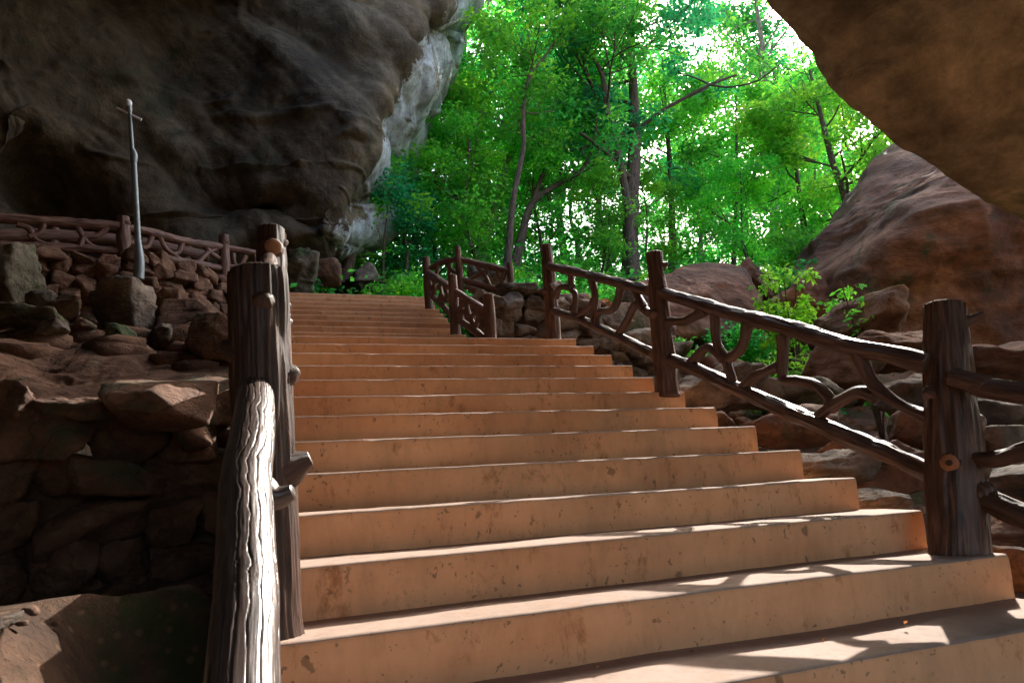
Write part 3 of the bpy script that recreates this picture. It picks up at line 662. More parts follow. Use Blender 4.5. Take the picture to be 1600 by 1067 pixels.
# ------------------------------------------------------------------ rubble walls
def stone_wall(name, pts, ztop, zbot, label, size, seed, mat, thick=.3, k=4):
    rs = np.random.RandomState(seed); mb = MB(); P = np.asarray(pts, float)
    ds = np.concatenate([[0], np.cumsum(np.linalg.norm(np.diff(P, axis=0), axis=1))]); L = ds[-1]
    f = lambda s, a: np.interp(s, ds, a)
    s = 0; rows = []
    zb = min(zbot); H = max(ztop)-zb; nr = max(2, int(H/size/.72)); 
    z = zb
    while z < max(ztop):
        h = size*rs.uniform(.6, .95); s = -rs.uniform(0, size)
        while s < L:
            wd = size*rs.uniform(.75, 1.9); c = s+wd/2
            zt, zz = f(c, ztop), f(c, zbot)
            if z+h*.5 < zt+.05 and z+h > zz:
                hh = h*rs.uniform(.85, 1.25)
                x, y = f(min(max(c, 0), L), P[:, 0]), f(min(max(c, 0), L), P[:, 1]); j = min(max(np.searchsorted(ds, c)-1, 0), len(P)-2)
                d = P[j+1]-P[j]; d /= np.linalg.norm(d)
                Q, Fc = rock_shape((wd*.56, thick*.5, hh*.6), int(rs.randint(1e6)), k, 8, .07, 40)
                a = rs.uniform(-.12, .12); Q = np.stack([Q[:, 0]*math.cos(a)-Q[:, 2]*math.sin(a), Q[:, 1], Q[:, 0]*math.sin(a)+Q[:, 2]*math.cos(a)], 1)
                W = np.stack([Q[:, 0]*d[0]-Q[:, 1]*d[1], Q[:, 0]*d[1]+Q[:, 1]*d[0], Q[:, 2]], 1)
                off = rs.uniform(-.04, .04)
                mb.add(W+np.array([x-d[1]*off, y+d[0]*off, z+h/2]), Fc)
            s += wd
        z += h*.95
    n = 40; ss = np.linspace(0, L, n); xx = f(ss, P[:, 0]); yy = f(ss, P[:, 1]); nx_ = np.gradient(yy); ny_ = -np.gradient(xx); q = np.hypot(nx_, ny_); nx_ /= q; ny_ /= q
    b = np.sign(ny_.mean())
    A = []
    for dd, zz in ((.03, 'b'), (.03, 't'), (.30, 't'), (.30, 'b')):
        A.append(np.stack([xx+nx_*dd*b, yy+ny_*dd*b, f(ss, zbot)-.2 if zz == 'b' else f(ss, ztop)-.07], 1))
    mb.add(np.concatenate(A), grid_faces(4, n))
    o = mb.build(name, mat); tag(o, label, 'stone wall'); return o
a0 = atY(20, 480, 7.4); 
wl = [(-8.5, HY(6.9)), (atY(20, 440, 7.4)[0], HY(7.4)), (atY(190, 440, 7.9)[0], HY(7.9)), (atY(300, 440, 8.6)[0], HY(8.6)), (atY(352, 440, 9.0)[0], HY(9.0)), (-2.8, HY(9.35))]
stone_wall('rubble_wall', wl, [atY(20, 398, 7.4)[2]]*2+[atY(190, 404, 7.9)[2], atY(300, 414, 8.6)[2], atY(345, 430, 9.0)[2], atY(400, 452, 9.3)[2]], [2.0, 2.0, 2.1, 2.3, 2.5, 2.6],
           'dark rubble retaining wall of small stones under the faded path railing at the left', .21, 5, M['red'])
wl2 = [(-7.5, HY(1.9)), (atY(60, 700, 2.3)[0], HY(2.3)), (atY(230, 700, 2.55)[0], HY(2.55)), (-2.78, HY(2.75))]
stone_wall('dry_stone_wall', wl2, [.75, atY(60, 690, 2.3)[2], atY(230, 700, 2.55)[2], atY(350, 690, 2.7)[2]], [-.25]*4,
           'low dry stone wall of large blocks in deep shadow left of the near handrail', .30, 6, M['red'], .4, 4)
wr = [(-.62, 4.95), (aY(800, 500, 4.98)[0], 4.98), (aY(870, 500, 5.0)[0], 5.0), (aY(960, 520, 5.1)[0], 5.1), (aY(1060, 560, 5.3)[0], 5.3)]
stone_wall('rubble_wall', wr, [aY(775, 462, 4.95)[2], aY(800, 460, 4.98)[2], aY(870, 462, 5.0)[2], aY(950, 505, 5.1)[2], aY(1060, 548, 5.3)[2]], [1.6, 1.4, 1.1, .9, .8],
           'rounded rubble retaining wall behind the middle posts, right of the landing', .23, 8, M['grey'])

# ------------------------------------------------------------------ boulders on the left
B = boulder
B('boulder', (-30, 388, 66, 478), 6.9, M['moss'], 'big mossy boulder at the left picture edge below the path railing', seed=1, k=5)
B('rock', (42, 458, 82, 480), 5.9, M['grey'], 'small pale angular stone lying beside the mossy boulder', 'rock', seed=2)
B('rock', (72, 464, 128, 497), 6.0, M['red'], 'brown rounded stone right of the small pale stone', 'rock', seed=3)
B('boulder', (-20, 476, 90, 514), 5.6, M['moss'], 'long flat dark slab below the mossy boulder at the left edge', seed=4, k=5)
B('boulder', (140, 446, 240, 524), 6.6, M['grey'], 'large grey boulder leaning against the foot of the left rubble wall', seed=5, k=5)
B('boulder', (215, 462, 290, 520), 7.0, M['red'], 'brown boulder between the large grey boulder and the smooth broad one', seed=51, k=5)
B('boulder', (258, 472, 362, 530), 6.6, M['red'], 'smooth broad boulder at the right foot of the left rubble wall', seed=6, k=5, rough=.04)
B('boulder', (296, 497, 372, 566), 5.0, M['red'], 'angular reddish boulder with a pointed top beside the dark near post', seed=17, k=5, cuts=9, rough=.04)
B('rock', (234, 506, 272, 536), 5.6, M['grey'], 'small round stone left of the angular reddish boulder', 'rock', seed=8)
B('rock', (166, 512, 208, 543), 5.5, M['moss'], 'domed stone sitting at the top of the rough rock ledge', 'rock', seed=9)
B('rock', (62, 502, 112, 526), 5.4, M['grey'], 'flat grey stone at the left top of the rough rock ledge', 'rock', seed=10)
B('rock', (110, 498, 150, 520), 5.7, M['red'], 'brown wedge stone below the large grey boulder', 'rock', seed=52)
pts = [atY(x, y, Yd) for x, y, Yd in ((-60, 528, 4.8), (60, 520, 5.4), (200, 528, 5.4), (300, 548, 5.2), (368, 560, 4.9), (380, 640, 3.6), (200, 640, 3.4), (40, 640, 3.2), (-80, 640, 3.0))]
pts += [T3(-7.5, 6.5, 1.0), T3(-3.5, 6.2, 1.2), T3(-7.5, 3.2, 0), T3(-3.5, 3.4, .2)]
Pk, Fk = hull_rock(pts, 3, 6, .09, 22); mb = MB(); mb.add(Pk, Fk); tag(mb.build('rock_ledge', M['red']), 'broad rough rock ledge sloping up behind the low dry stone wall', 'rock ledge')
B('boulder', (186, 594, 322, 668), 2.15, M['red'], 'long flat topped block with a sunlit top on the low stone wall', seed=22, k=5, cuts=5, rough=.022, flat_top=.78, depth=.9, soft=60, top_y=-.42, grow=1.2)
B('boulder', (50, 614, 196, 668), 2.3, M['red'], 'jagged stone catching sunlight left of the long flat topped block', seed=23, k=5, cuts=10, rough=.09, depth=.9, flat_top=.5, top_y=-.5)
B('boulder', (-20, 604, 66, 664), 2.2, M['red'], 'dark jagged capstone at the left end of the low stone wall', seed=24, k=5, cuts=12, rough=.08, depth=.6)
B('rock', (316, 611, 348, 662), 2.4, M['red'], 'small red capstone between the long block and the near post', 'rock', seed=25, cuts=8, flat_top=.5, top_y=-.5)
B('rock', (340, 608, 374, 660), 2.5, M['red'], 'upright reddish chunk touching the dark near post', 'rock', seed=26, cuts=8)
B('rock', (268, 652, 335, 700), 2.25, M['red'], 'small broken stone under the right end of the long block', 'rock', seed=27)
B('rock', (-8, 962, 22, 982), .42, M['grey'], 'pale pebble on the sunlit patch of ground in the lower left corner', 'pebble', seed=28)
# ------------------------------------------------------------------ boulders on the right
def hull_obj(name, pts, mat, label, seed, k=6, rough=.035, soft=30, cat='boulder'):
    Pk, Fk = hull_rock([atY(*p) if len(p) == 3 and not isinstance(p, np.ndarray) else p for p in pts], seed, k, rough, soft)
    mb = MB(); mb.add(Pk, Fk); return tag(mb.build(name, mat), label, cat)
hull_obj('boulder', [(1262, 442, 8.6), (1276, 372, 9.0), (1302, 310, 9.6), (1352, 268, 10.2), (1400, 232, 10.8), (1520, 190, 11.2), (1300, 500, 8.2), (1345, 550, 7.8), (1480, 270, 8.6), (1560, 230, 8.6), (1342, 388, 7.4),
                     (1400, 350, 6.7), (1445, 300, 6.9), (1480, 280, 6.6), (1620, 300, 5.6), (1900, 330, 5.6), (1360, 540, 7.6), (1470, 560, 7.2), (1620, 580, 6.6), (1850, 620, 6.4), (1500, 660, 7.2), (2100, 300, 8), T3(*[12, 13, 3.]), T3(*[7, 14, 2.]), T3(*[12, 8, 1.]), T3(*[7, 9, .8])],
         M['boulder'], 'huge rusty brown boulder with a slanting ledge under the right cave roof', 5, 7, .06, 90)
hull_obj('boulder', [(1252, 440, 8.0), (1262, 420, 8.2), (1290, 424, 8.4), (1268, 480, 8.0), (1310, 500, 8.0), (1330, 450, 8.6), T3(*[5.2, 9.6, 2.4]), T3(*[6.2, 9.6, 2.4])], M['boulder'], 'small knobbly rock at the left foot of the huge rusty boulder', 8, 5, .09, 20, 'rock')
hull_obj('boulder', [(985, 440, 9.0), (1035, 425, 9.2), (1075, 408, 9.6), (1130, 408, 9.8), (1168, 420, 9.4), (1190, 455, 9.2), (1185, 520, 8.4), (1060, 530, 8.0), (1000, 520, 8.2), (1100, 440, 8.4), T3(*[2, 11.5, 2.]), T3(*[4.5, 11.5, 2.])],
         M['boulder'], 'rounded reddish boulder behind the middle of the right railing', 11, 6, .05, 26)
B('boulder', (1135, 420, 1205, 470), 10.6, M['boulder'], 'small dark hump of rock just right of the rounded reddish boulder', seed=41, k=5)
B('boulder', (740, 412, 790, 462), 8.6, M['moss'], 'lichen covered boulder seen through the farther log railing', seed=42, k=5)
rb = [((1060, 582, 1182, 650), 3.9, 'grey', 'grey striated rock just right of the middle steps', 61, 5), ((1106, 556, 1170, 600), 4.9, 'red', 'dark rock under the fork of the right railing', 62, 4),
      ((1168, 600, 1240, 640), 3.9, 'grey', 'flat grey rock seen below the looped branch', 63, 4), ((1300, 474, 1396, 545), 5.4, 'red', 'brown triangular rock above the top rail near the huge boulder', 64, 5),
      ((1340, 524, 1450, 575), 4.2, 'red', 'long smooth rock right behind the top rail beside the largest post', 65, 5), ((1386, 588, 1455, 645), 3.1, 'grey', 'pale grey rock framed by the rail and the largest post', 66, 5),
      ((1274, 542, 1345, 615), 4.3, 'red', 'dark rock behind the looped branch of the railing', 67, 5), ((1294, 688, 1345, 722), 2.3, 'red', 'small rock under the lower rail near the largest post', 68, 4),
      ((1318, 696, 1450, 775), 1.9, 'red', 'large dark rock below the lower rail left of the largest post', 69, 5), ((1250, 708, 1326, 760), 1.9, 'grey', 'low grey rock touching the stair edge below the lower rail', 70, 5),
      ((1338, 764, 1420, 805), 1.3, 'grey', 'flat pale rock peeking over the stair edge left of the largest post', 71, 5), ((1512, 608, 1620, 668), 2.6, 'grey', 'grey rock right of the largest post, just under the top rail', 72, 5),
      ((1514, 672, 1625, 722), 2.0, 'grey', 'flaky grey rock behind the middle branch right of the largest post', 73, 5), ((1520, 722, 1630, 792), 1.5, 'grey', 'striped grey rock between the two lower branches at the right edge', 74, 5),
      ((1528, 796, 1625, 856), 1.0, 'red', 'brown rock under the lowest rail at the right picture edge', 75, 5), ((1545, 846, 1640, 935), .55, 'red', 'big rounded rock beside the lowest visible step at the right edge', 76, 5),
      ((1190, 640, 1300, 700), 3.0, 'red', 'dark sunken rock in the hollow right of the steps', 77, 4), ((1400, 640, 1455, 700), 2.5, 'red', 'dark rock directly left of the largest post below mid height', 78, 4),
      ((1050, 640, 1130, 680), 3.2, 'red', 'low dark rock in the hollow against the stair edge', 79, 4), ((1230, 590, 1300, 640), 3.8, 'moss', 'mossy rock in the hollow under the looped branch', 80, 4),
      ((1500, 540, 1640, 620), 3.4, 'boulder', 'broad dark brown rock shelf behind the top rail at the right edge', 81, 5)]
for bx, Yd, mt_, lab, sd, kk in rb:
    B('rock', bx, Yd, M[mt_], lab, 'rock', seed=sd, k=kk, depth=1.0, grow=1.12, rough=.06)
# rocks at the head of the stairs
B('boulder', (438, 402, 500, 460), 11.2, M['moss'], 'grey green boulder left of the top step below the overhang', seed=91, k=5, depth=.8)
B('boulder', (438, 386, 484, 412), 12.2, M['grey'], 'flat pale slab on top of the grey green boulder', seed=92, k=4, flat_top=.5)
B('rock', (496, 412, 530, 448), 11.8, M['red'], 'brown stone pile between the grey green boulder and the rooted tree', 'rock', seed=93)
B('rock', (548, 420, 592, 452), 13.2, M['grey'], 'grey rock half hidden in leaves right of the rooted tree', 'rock', seed=94)

# ------------------------------------------------------------------ cave
def surf(ctrl, nu, nv):
    C = np.asarray(ctrl, float); a = np.stack([catmull(C[i], nv) for i in range(len(C))]); return np.stack([catmull(a[:, j], nu) for j in range(nv)], 1)
def displace(G, fn):
    du = np.gradient(G, axis=0); dv = np.gradient(G, axis=1); N = np.cross(du, dv); N /= np.linalg.norm(N, axis=2)[:, :, None]+1e-9
    return G+N*fn(G.reshape(-1, 3)).reshape(G.shape[:2])[:, :, None]
# left wall: rows from the underside up; columns from the far left round to the sunlit edge and back
rows = []
spec = [  # (px y, edge x, y of edge)
    (368, 578, 362, 0), (352, 592, 346, .1), (322, 602, 314, .3), (286, 610, 284, .4), (240, 632, 244, .5), (180, 652, 180, .6), (125, 676, 120, .6), (60, 690, 56, .5), (20, 712, 20, .3), (-20, 752, -20, 0), (-200, 860, -220, -.4), (-480, 960, -520, -1.5)]
for i, (py, ex, ey, out) in enumerate(spec):
    lowz = 440 if i == 0 else py
    r = [np.array([-15, -9, 1.0+i*.9]), np.array([-15.5, 0, 1.0+i*.95]), atY(-900, min(py+90, 500), 4.5), atY(-420, py+50 if i else 470, 6.8), atY(-120, py+20 if i else 455, 9.6-.2*out),
         atY(40, py+5 if i else 440, 11.6 if i < 5 else 10.4), atY(170, py if i else 430, 12.4-.9*math.exp(-((i-6)/4.)**2)), atY(300, py if i else 410, 12.2), atY(400, py, 11.9+(.9 if i in (1, 2) else 0)), atY(500, py, 11.6-.3*out), atY(ex-75-10*math.sin(i*1.7), ey+3, 11.7-.5*out), atY(ex-48+8*math.sin(i*2.3), ey, 12.6-.2*out), atY(ex, ey, 15.2+.8*out), atY(ex-4, ey, 17.5), atY(ex-30, ey-10, 21)]
    rows.append(r)
under = [np.array(p)+np.array([0, 1.3, .35]) for p in rows[0]]; under2 = [np.array(p)+np.array([0, 4.5, 3.4]) for p in rows[0]]
for q in (under, under2):
    for j in range(0, 7): q[j][2] -= 1.0
top = [np.array([p[0]*.8, min(p[1], 12)-1.0, 15.0]) for p in rows[-1]]
rows = [under2, under]+rows+[top]
G = surf(rows, 330, 420)
def cave_disp(P):
    q = P*np.array([.42, .3, .25]); sw = np.stack([P[:, 0]*.55+P[:, 2]*.45, P[:, 1]*.4, P[:, 2]*.16-P[:, 0]*.1], 1)
    big = ridged(np.stack([P[:, 0]*.30+P[:, 2]*.42, P[:, 1]*.2, P[:, 2]*.10-P[:, 0]*.05], 1)+fbm(P, .35, 2, 64)[:, None]*.25, .8, 2, 61)
    return fbm(P, .25, 3, 60)*.45+(big-.6)*.30+fbm(P, 1.1, 5, 62)*.06+(ridged(sw, 1.3, 4, 66)-.7)*.09-np.clip(ridged(P*np.array([.5, .5, 1.3])+5, .8, 3, 68)-1.25, 0, 1)*.35
G = displace(G, cave_disp)
for (qx, qy, QY, rx, rz, dp) in ((5, 275, 10.8, 1.35, 1.2, 1.1), (335, 285, 12., .9, .8, .3)):   # hollows worn into the wall
    c_ = atY(qx, qy, QY); w_ = 1-np.sqrt(((G[:, :, 0]-c_[0])/rx)**2+((G[:, :, 2]-c_[2])/rz)**2+.0*G[:, :, 1])
    w_ = w_+.12*fbm(G.reshape(-1, 3), .9, 3, 77).reshape(w_.shape); G[:, :, 1] += dp*sstep(0, .7, w_)*(G[:, :, 1] > 5)
nu, nv = G.shape[:2]
F = grid_faces(nu, nv)
j = F[:, 0] % nv; colf = j/(nv-1)
Vc = G.reshape(-1, 3); cen = Vc[F].mean(1)
edge_w = colf+.035*fbm(cen, .9, 4, 70)
mi = (edge_w > .725+.05*(Vc[F[:, 0], 2] < 4.6)).astype(int)
mb = MB(); mb.add(Vc, F)
cw = mb.build('cave_wall', M['cave_mix'], base=(-6, 12, 3)); tag(cw, kind='structure')
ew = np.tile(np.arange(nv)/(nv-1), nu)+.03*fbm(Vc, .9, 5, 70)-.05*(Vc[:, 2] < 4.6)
at_ = cw.data.attributes.new('edge_light', 'FLOAT', 'POINT'); at_.data.foreach_set('value', np.clip((ew-.735)/.05, 0, 1).astype(np.float32))  # mask for the painted light along the wall's outer edge

# right roof
lip_px = [(1020, -330, 2.0), (1100, -160, 1.9), (1160, -50, 1.85), (1193, 0, 1.85), (1240, 52, 1.85), (1288, 112, 1.85), (1303, 160, 1.9), (1335, 192, 1.95), (1400, 238, 2.0), (1480, 282, 2.1), (1540, 318, 2.15), (1600, 352, 2.2), (1760, 450, 2.3), (1980, 600, 2.4)]
cols = []
for x, y, Yl_ in lip_px:
    x += 26; y -= 14
    L = atY(x, y, Yl_); f = (x-1193)/400.
    cols.append([L+np.array([.5, 1.2, 6.]), L+np.array([.15, .5, 2.2]), L+np.array([.05, .3, .7]), L+np.array([0, .16, .14]), L, L+np.array([.06, -.22, .0]), L+np.array([.22, -.55, .10]), L+np.array([.45, -1.0, .38]), L+np.array([.7, -1.7, .75]), L+np.array([1.1, -2.8, 1.3]), L+np.array([1.6, -4.5, 2.0]), L+np.array([2.2, -8, 2.4])])
G = surf(cols, 300, 230)
def roof_disp(P):
    s = np.stack([P[:, 0]*.5, P[:, 1]*.8, P[:, 2]*1.0+P[:, 0]*.55], 1)
    return fbm(P, .45, 2, 80)*.07+(ridged(s, 1.0, 4, 81)-.7)*.05+fbm(P, 2.2, 5, 83)*.028
G = displace(G, roof_disp); mb = MB(); mb.add(G.reshape(-1, 3), grid_faces(*G.shape[:2])); rf = mb.build('cave_roof', M['roof'], base=(2, 1, 3)); tag(rf, kind='structure')
# ceiling over and behind the camera, and the cave behind
xs = np.linspace(-17, 14, 90); ts = np.linspace(0, 1, 80); Gc = np.zeros((90, 80, 3))
for i, x in enumerate(xs):
    ye = np.interp(x, [-17, -5.5, -3.2, -.5, 1, 14], [14, 14, 9, 2.2, 1.6, 2.0]); zz = np.interp(x, [-17, -6, 0, 3, 14], [13, 12.5, 6.8, 6.2, 5.5])
    for k, t in enumerate(ts): Gc[i, k] = (x, -7.5+(ye+7.5)*t, zz-4.5*(1-t)**3)
Gc = displace(Gc, lambda P: fbm(P, .3, 4, 90)*.5); Gt = Gc.copy()
mb = MB(); mb.add(Gc.reshape(-1, 3), grid_faces(90, 80)); tag(mb.build('cave_ceiling', M['cave'], base=(-3, -3, 8)), kind='structure')
# unseen rock wall behind the viewer; wide low opening added to brighten the risers
zr = np.linspace(-3.5, 9, 60); xr = np.linspace(-18, 15, 130); XX, ZZ = np.meshgrid(xr, zr, indexing='ij')
Gb = np.stack([XX, -6.0-1.0*np.sin(XX*.3)+0*ZZ, ZZ], 2); Gb = displace(Gb, lambda P: fbm(P, .45, 4, 95)*.5); Fb = grid_faces(130, 60)
cb = Gb.reshape(-1, 3)[Fb].mean(1); hole = ((cb[:, 0]-1.6)/(5.2+.5*np.sin(cb[:, 2]*1.7)))**2+((cb[:, 2]-.2)/4.0)**2 < 1+.15*np.sin(cb[:, 0]*2.1)
mb = MB(); mb.add(Gb.reshape(-1, 3), Fb[~hole]); tag(mb.build('cave_back', M['cave'], base=(0, -7, 0)), kind='structure')

# ------------------------------------------------------------------ vegetation
LEAF_K = .44
def leaves(mb, C, rad, n, size, rs, flat=.6, droop=.3, lo=0.0, hi=1.0, keep=None):
    """n leaf faces scattered through ellipsoid clumps at the centres C"""
    C = np.asarray(C); k = rs.randint(len(C), size=n)
    d = rs.normal(size=(n, 3)); d /= np.linalg.norm(d, axis=1)[:, None]; r = rs.uniform(.15, 1, n)**.6
    rad = np.asarray(rad) if np.ndim(rad) else np.full(len(C), rad)
    p = C[k]+d*(r*rad[k])[:, None]*np.array([1, 1, flat])
    if keep is not None:
        q = keep(p); p = p[q]; k = k[q]; n = len(p)
    ax = rs.normal(size=(n, 3)); ax[:, 2] = ax[:, 2]*.5-droop; ax /= np.linalg.norm(ax, axis=1)[:, None]
    up = rs.normal(size=(n, 3))*.75+np.array([0, 0, 1.]); sd = np.cross(ax, up); sd /= np.linalg.norm(sd, axis=1)[:, None]
    nn = np.cross(sd, ax); L = size*rs.uniform(.6, 1.35, n)[:, None]; W = L*.24
    V = np.stack([p, p+ax*L*.45+sd*W+nn*L*.07, p+ax*L-nn*L*.05, p+ax*L*.45-sd*W+nn*L*.07], 1).reshape(-1, 3)
    ct = rs.uniform(0, 1, len(C))
    mb.add(V, np.arange(4*n).reshape(-1, 4), None, 0, np.clip(lo+(hi-lo)*(ct[k]*.6+rs.uniform(0, .45, n)), 0, 1))
def limbs(rs, base, dirn, length, r, depth, out, tips, curve=.25, upb=.2, mb=None, n=8, split=(2, 4)):
    P = [np.asarray(base, float)]; d = np.asarray(dirn, float); d /= np.linalg.norm(d); st = 4
    for i in range(st):
        d = d+rs.normal(size=3)*curve*.5+np.array([0, 0, upb*.3]); d /= np.linalg.norm(d); P.append(P[-1]+d*length/st)
    rad = np.linspace(r, r*.5, st+1)
    tube(mb, P, rad, n=n, seg=st*2, bark=.08 if r > .04 else 0, s=int(rs.randint(99)), cap=False)
    if depth == 0: tips.append(P[-1]); tips.append(P[-2]); return
    for i in range(rs.randint(*split)+1):
        f = rs.uniform(.45, 1); q = P[min(int(f*st), st)]; nd_ = d+rs.normal(size=3)*.75+np.array([0, 0, .15])
        limbs(rs, q, nd_, length*rs.uniform(.55, .8), r*.5, depth-1, out, tips, curve, upb, mb, max(5, n-2))
def make_tree(seed, H, r, crown_lo, spread, nleaf, lsize, mat, clump=.75, lean=(0, 0), depth=2, nl=9, keep=None, path=None, off=(0, 0, 0), bark='bark', lo=0., hi=1.):
    rs = np.random.RandomState(seed); mw = MB()
    if path is None:
        P = [np.array([0, 0, -.4])]
        for i in range(6):
            f = (i+1)/6; P.append(np.array([lean[0]*f+rs.normal()*.12, lean[1]*f+rs.normal()*.12, H*f]))
    else: P = [np.asarray(q, float)-np.asarray(off) for q in path]
    rad = np.linspace(1, .25, len(P))*r; rad[0] *= 1.35
    tube(mw, P, rad, n=14, seg=40, bark=.09, s=seed, cap=False)
    tips = []; Pc = catmull(P, 60)
    for i in range(nl):
        f = crown_lo+(1-crown_lo)*((i+rs.uniform(.1, .9))/nl); q = Pc[int(min(f, .99)*59)]
        a = rs.uniform(0, 6.28)+i*2.4; el = rs.uniform(.1, .7)
        limbs(rs, q, (math.cos(a), math.sin(a), el), spread*rs.uniform(.5, 1)*(1.15-.6*max(0, f-.5)), r*.38*(1.2-f), depth-1, None, tips, mb=mw)
    tips.append(P[-1]); tips = np.array(tips)
    ml = MB(); cr = clump*.8*rs.uniform(.5, 1.2, len(tips))
    kp = None if keep is None else (lambda p: keep(p+np.asarray(off)))
    leaves(ml, tips, cr, int(nleaf*LEAF_K), lsize, rs, lo=lo, hi=hi, keep=kp)
    return mw.mesh('trunk', M[bark]), ml.mesh('crown', mat, leafcol=True, smooth=False)
def put_tree(name, meshes, loc, label, cat='tree', rz=0, sc=1, group=None):
    e = empty(name, loc, label, cat, group); e.rotation_euler.z = rz; e.scale = (sc, sc, sc)
    link('trunk', meshes[0], e); link('crown', meshes[1], e); return e
def clear_sun(p):
    """gap cut in the canopy for the sun: no leaves where they would shade the lower flight"""
    t = (p[:, 2]-.463*p[:, 1])/(1-.389); fx = p[:, 0]-1.09*t; fy = p[:, 1]-.84*t
    return ~((fx > -4.4) & (fx < .7) & (fy > -2.2) & (fy < np.where(fx < -2.6, 4.3+1.0*(fx+2.6), 4.32)) & (t > 0))
def W(px, py, Yd): return atY(px, py, Yd)

# the tall thick trunk with the dark crown that shades the upper flight
Yt = 15.5; pth = [W(984, 450, Yt)-np.array([0, 0, .5]), W(985, 420, Yt), W(986, 330, Yt), W(991, 240, Yt), W(990, 150, Yt), W(985, 60, Yt), W(980, -40, Yt)]
put_tree('tree', make_tree(101, 0, .27, .42, 3.2, 26000, .17, LG[2], 1.0, nl=15, keep=clear_sun, path=pth, off=pth[0], depth=2), pth[0], 'tall tree with the thickest straight trunk, behind the first post of the right railing')
Yt = 14.2; pth = [W(988, 440, Yt), W(983, 340, Yt), W(968, 250, Yt), W(950, 175, Yt), W(938, 110, Yt), W(905, 70, Yt), W(860, 45, Yt)]
put_tree('tree', make_tree(102, 0, .12, .5, 2.4, 15000, .15, LG[0], .9, nl=9, keep=clear_sun, path=pth, off=pth[0]), pth[0], 'slender curving tree leaning left in front of the thickest trunk')
Yt = 15.5; pth = [W(800, 440, Yt), W(815, 370, Yt), W(830, 320, Yt), W(865, 292, Yt), W(905, 270, Yt), W(930, 225, Yt), W(945, 180, Yt)]
e = put_tree('tree', make_tree(103, 0, .12, .45, 1.8, 12000, .15, LG[0], .8, nl=9, keep=clear_sun, path=pth, off=pth[0]), pth[0], 'forked tree with a bare limb bending right under the open sky gap')
mw = MB(); tube(mw, [W(822, 345, Yt), W(838, 300, Yt), W(856, 255, Yt), W(885, 228, Yt), W(915, 205, Yt)], [.075, .06, .05, .04, .025], n=10, seg=20, bark=.08, s=4); mw.build('limb', M['bark'], e)
Yt = 13.0; pth = [W(800, 330, Yt), W(808, 280, Yt), W(818, 230, Yt), W(818, 170, Yt), W(828, 120, Yt), W(850, 90, Yt), W(870, 60, Yt)]
pth = [W(790, 450, Yt)]+pth
put_tree('tree', make_tree(104, 0, .075, .45, 1.7, 9000, .14, LG[1], .75, nl=8, path=pth, off=pth[0], keep=clear_sun), pth[0], 'thin dark wavy sapling left of the forked tree')
Yt = 20; pth = [W(715, 460, Yt), W(718, 300, Yt), W(722, 180, Yt), W(726, 60, Yt), W(728, -60, Yt)]
put_tree('tree', make_tree(105, 0, .16, .35, 3.0, 15000, .17, LG[1], 1.1, nl=10, path=pth, off=pth[0], bark='bark_pale'), pth[0], 'tall pale straight trunk just right of the sunlit cave edge')
Yt = 21; pth = [W(755, 450, Yt), W(750, 300, Yt), W(748, 180, Yt), W(760, 60, Yt), W(765, -50, Yt)]
put_tree('tree', make_tree(106, 0, .13, .35, 3.0, 12000, .17, LG[0], 1.0, nl=9, path=pth, off=pth[0], bark='bark_pale'), pth[0], 'second pale trunk, thinner, right of the tall pale straight one')
Yt = 17; pth = [W(740, 440, Yt), W(770, 330, Yt), W(800, 240, Yt), W(840, 170, Yt), W(865, 110, Yt), W(885, 40, Yt)]
put_tree('tree', make_tree(107, 0, .15, .4, 2.6, 13000, .16, LG[0], 1.0, nl=9, path=pth, off=pth[0], bark='bark_pale', keep=clear_sun), pth[0], 'grey leaning trunk slanting up to the right behind the wavy sapling')
Yt = 19; pth = [W(1052, 430, Yt), W(1050, 340, Yt), W(1046, 250, Yt), W(1040, 170, Yt), W(1035, 90, Yt)]
put_tree('tree', make_tree(108, 0, .13, .45, 2.4, 9000, .16, LG[1], .9, nl=8, path=pth, off=pth[0], keep=clear_sun), pth[0], 'thin straight trunk right of the thickest trunk, above the reddish boulder')
Yt = 17; pth = [W(1146, 440, Yt), W(1148, 360, Yt), W(1152, 280, Yt), W(1150, 200, Yt), W(1150, 150, Yt)]
put_tree('tree', make_tree(109, 0, .075, .25, 1.9, 16000, .16, LG[1], .85, nl=12, path=pth, off=pth[0], keep=clear_sun), pth[0], 'young bright green tree with layered branches above the dark hump of rock')
Yt = 22; pth = [W(1215, 430, Yt), W(1208, 300, Yt), W(1205, 200, Yt), W(1195, 100, Yt), W(1182, 10, Yt), W(1178, -60, Yt)]
put_tree('tree', make_tree(110, 0, .2, .35, 3.2, 16000, .18, LG[0], 1.1, nl=12, path=pth, off=pth[0], keep=clear_sun, bark='bark_pale'), pth[0], 'tall tree with pale trunk nearest the upper lip of the cave roof')
Yt = 13.5; pth = [W(1330, 400, Yt)-np.array([0, 0, 1.2]), W(1325, 330, Yt), W(1300, 250, Yt), W(1280, 170, Yt), W(1265, 110, Yt)]
put_tree('tree', make_tree(111, 0, .13, .2, 2.2, 26000, .17, LG[1], .95, nl=14, path=pth, off=pth[0], keep=clear_sun, lo=.2), pth[0], 'bright leafy tree crowding the edge of the cave roof above the huge boulder')
Yt = 16; pth = [W(1262, 440, Yt)-np.array([0, 0, 1]), W(1255, 350, Yt), W(1245, 270, Yt), W(1240, 190, Yt), W(1235, 120, Yt)]
put_tree('tree', make_tree(112, 0, .1, .15, 2.1, 22000, .16, LG[1], .9, nl=14, path=pth, off=pth[0], keep=clear_sun), pth[0], 'leafy yellow green tree between the layered young tree and the huge boulder')
Yt = 15.6; pth = [W(640, 450, Yt), W(640, 400, Yt), W(652, 340, Yt), W(648, 280, Yt), W(662, 215, Yt)]
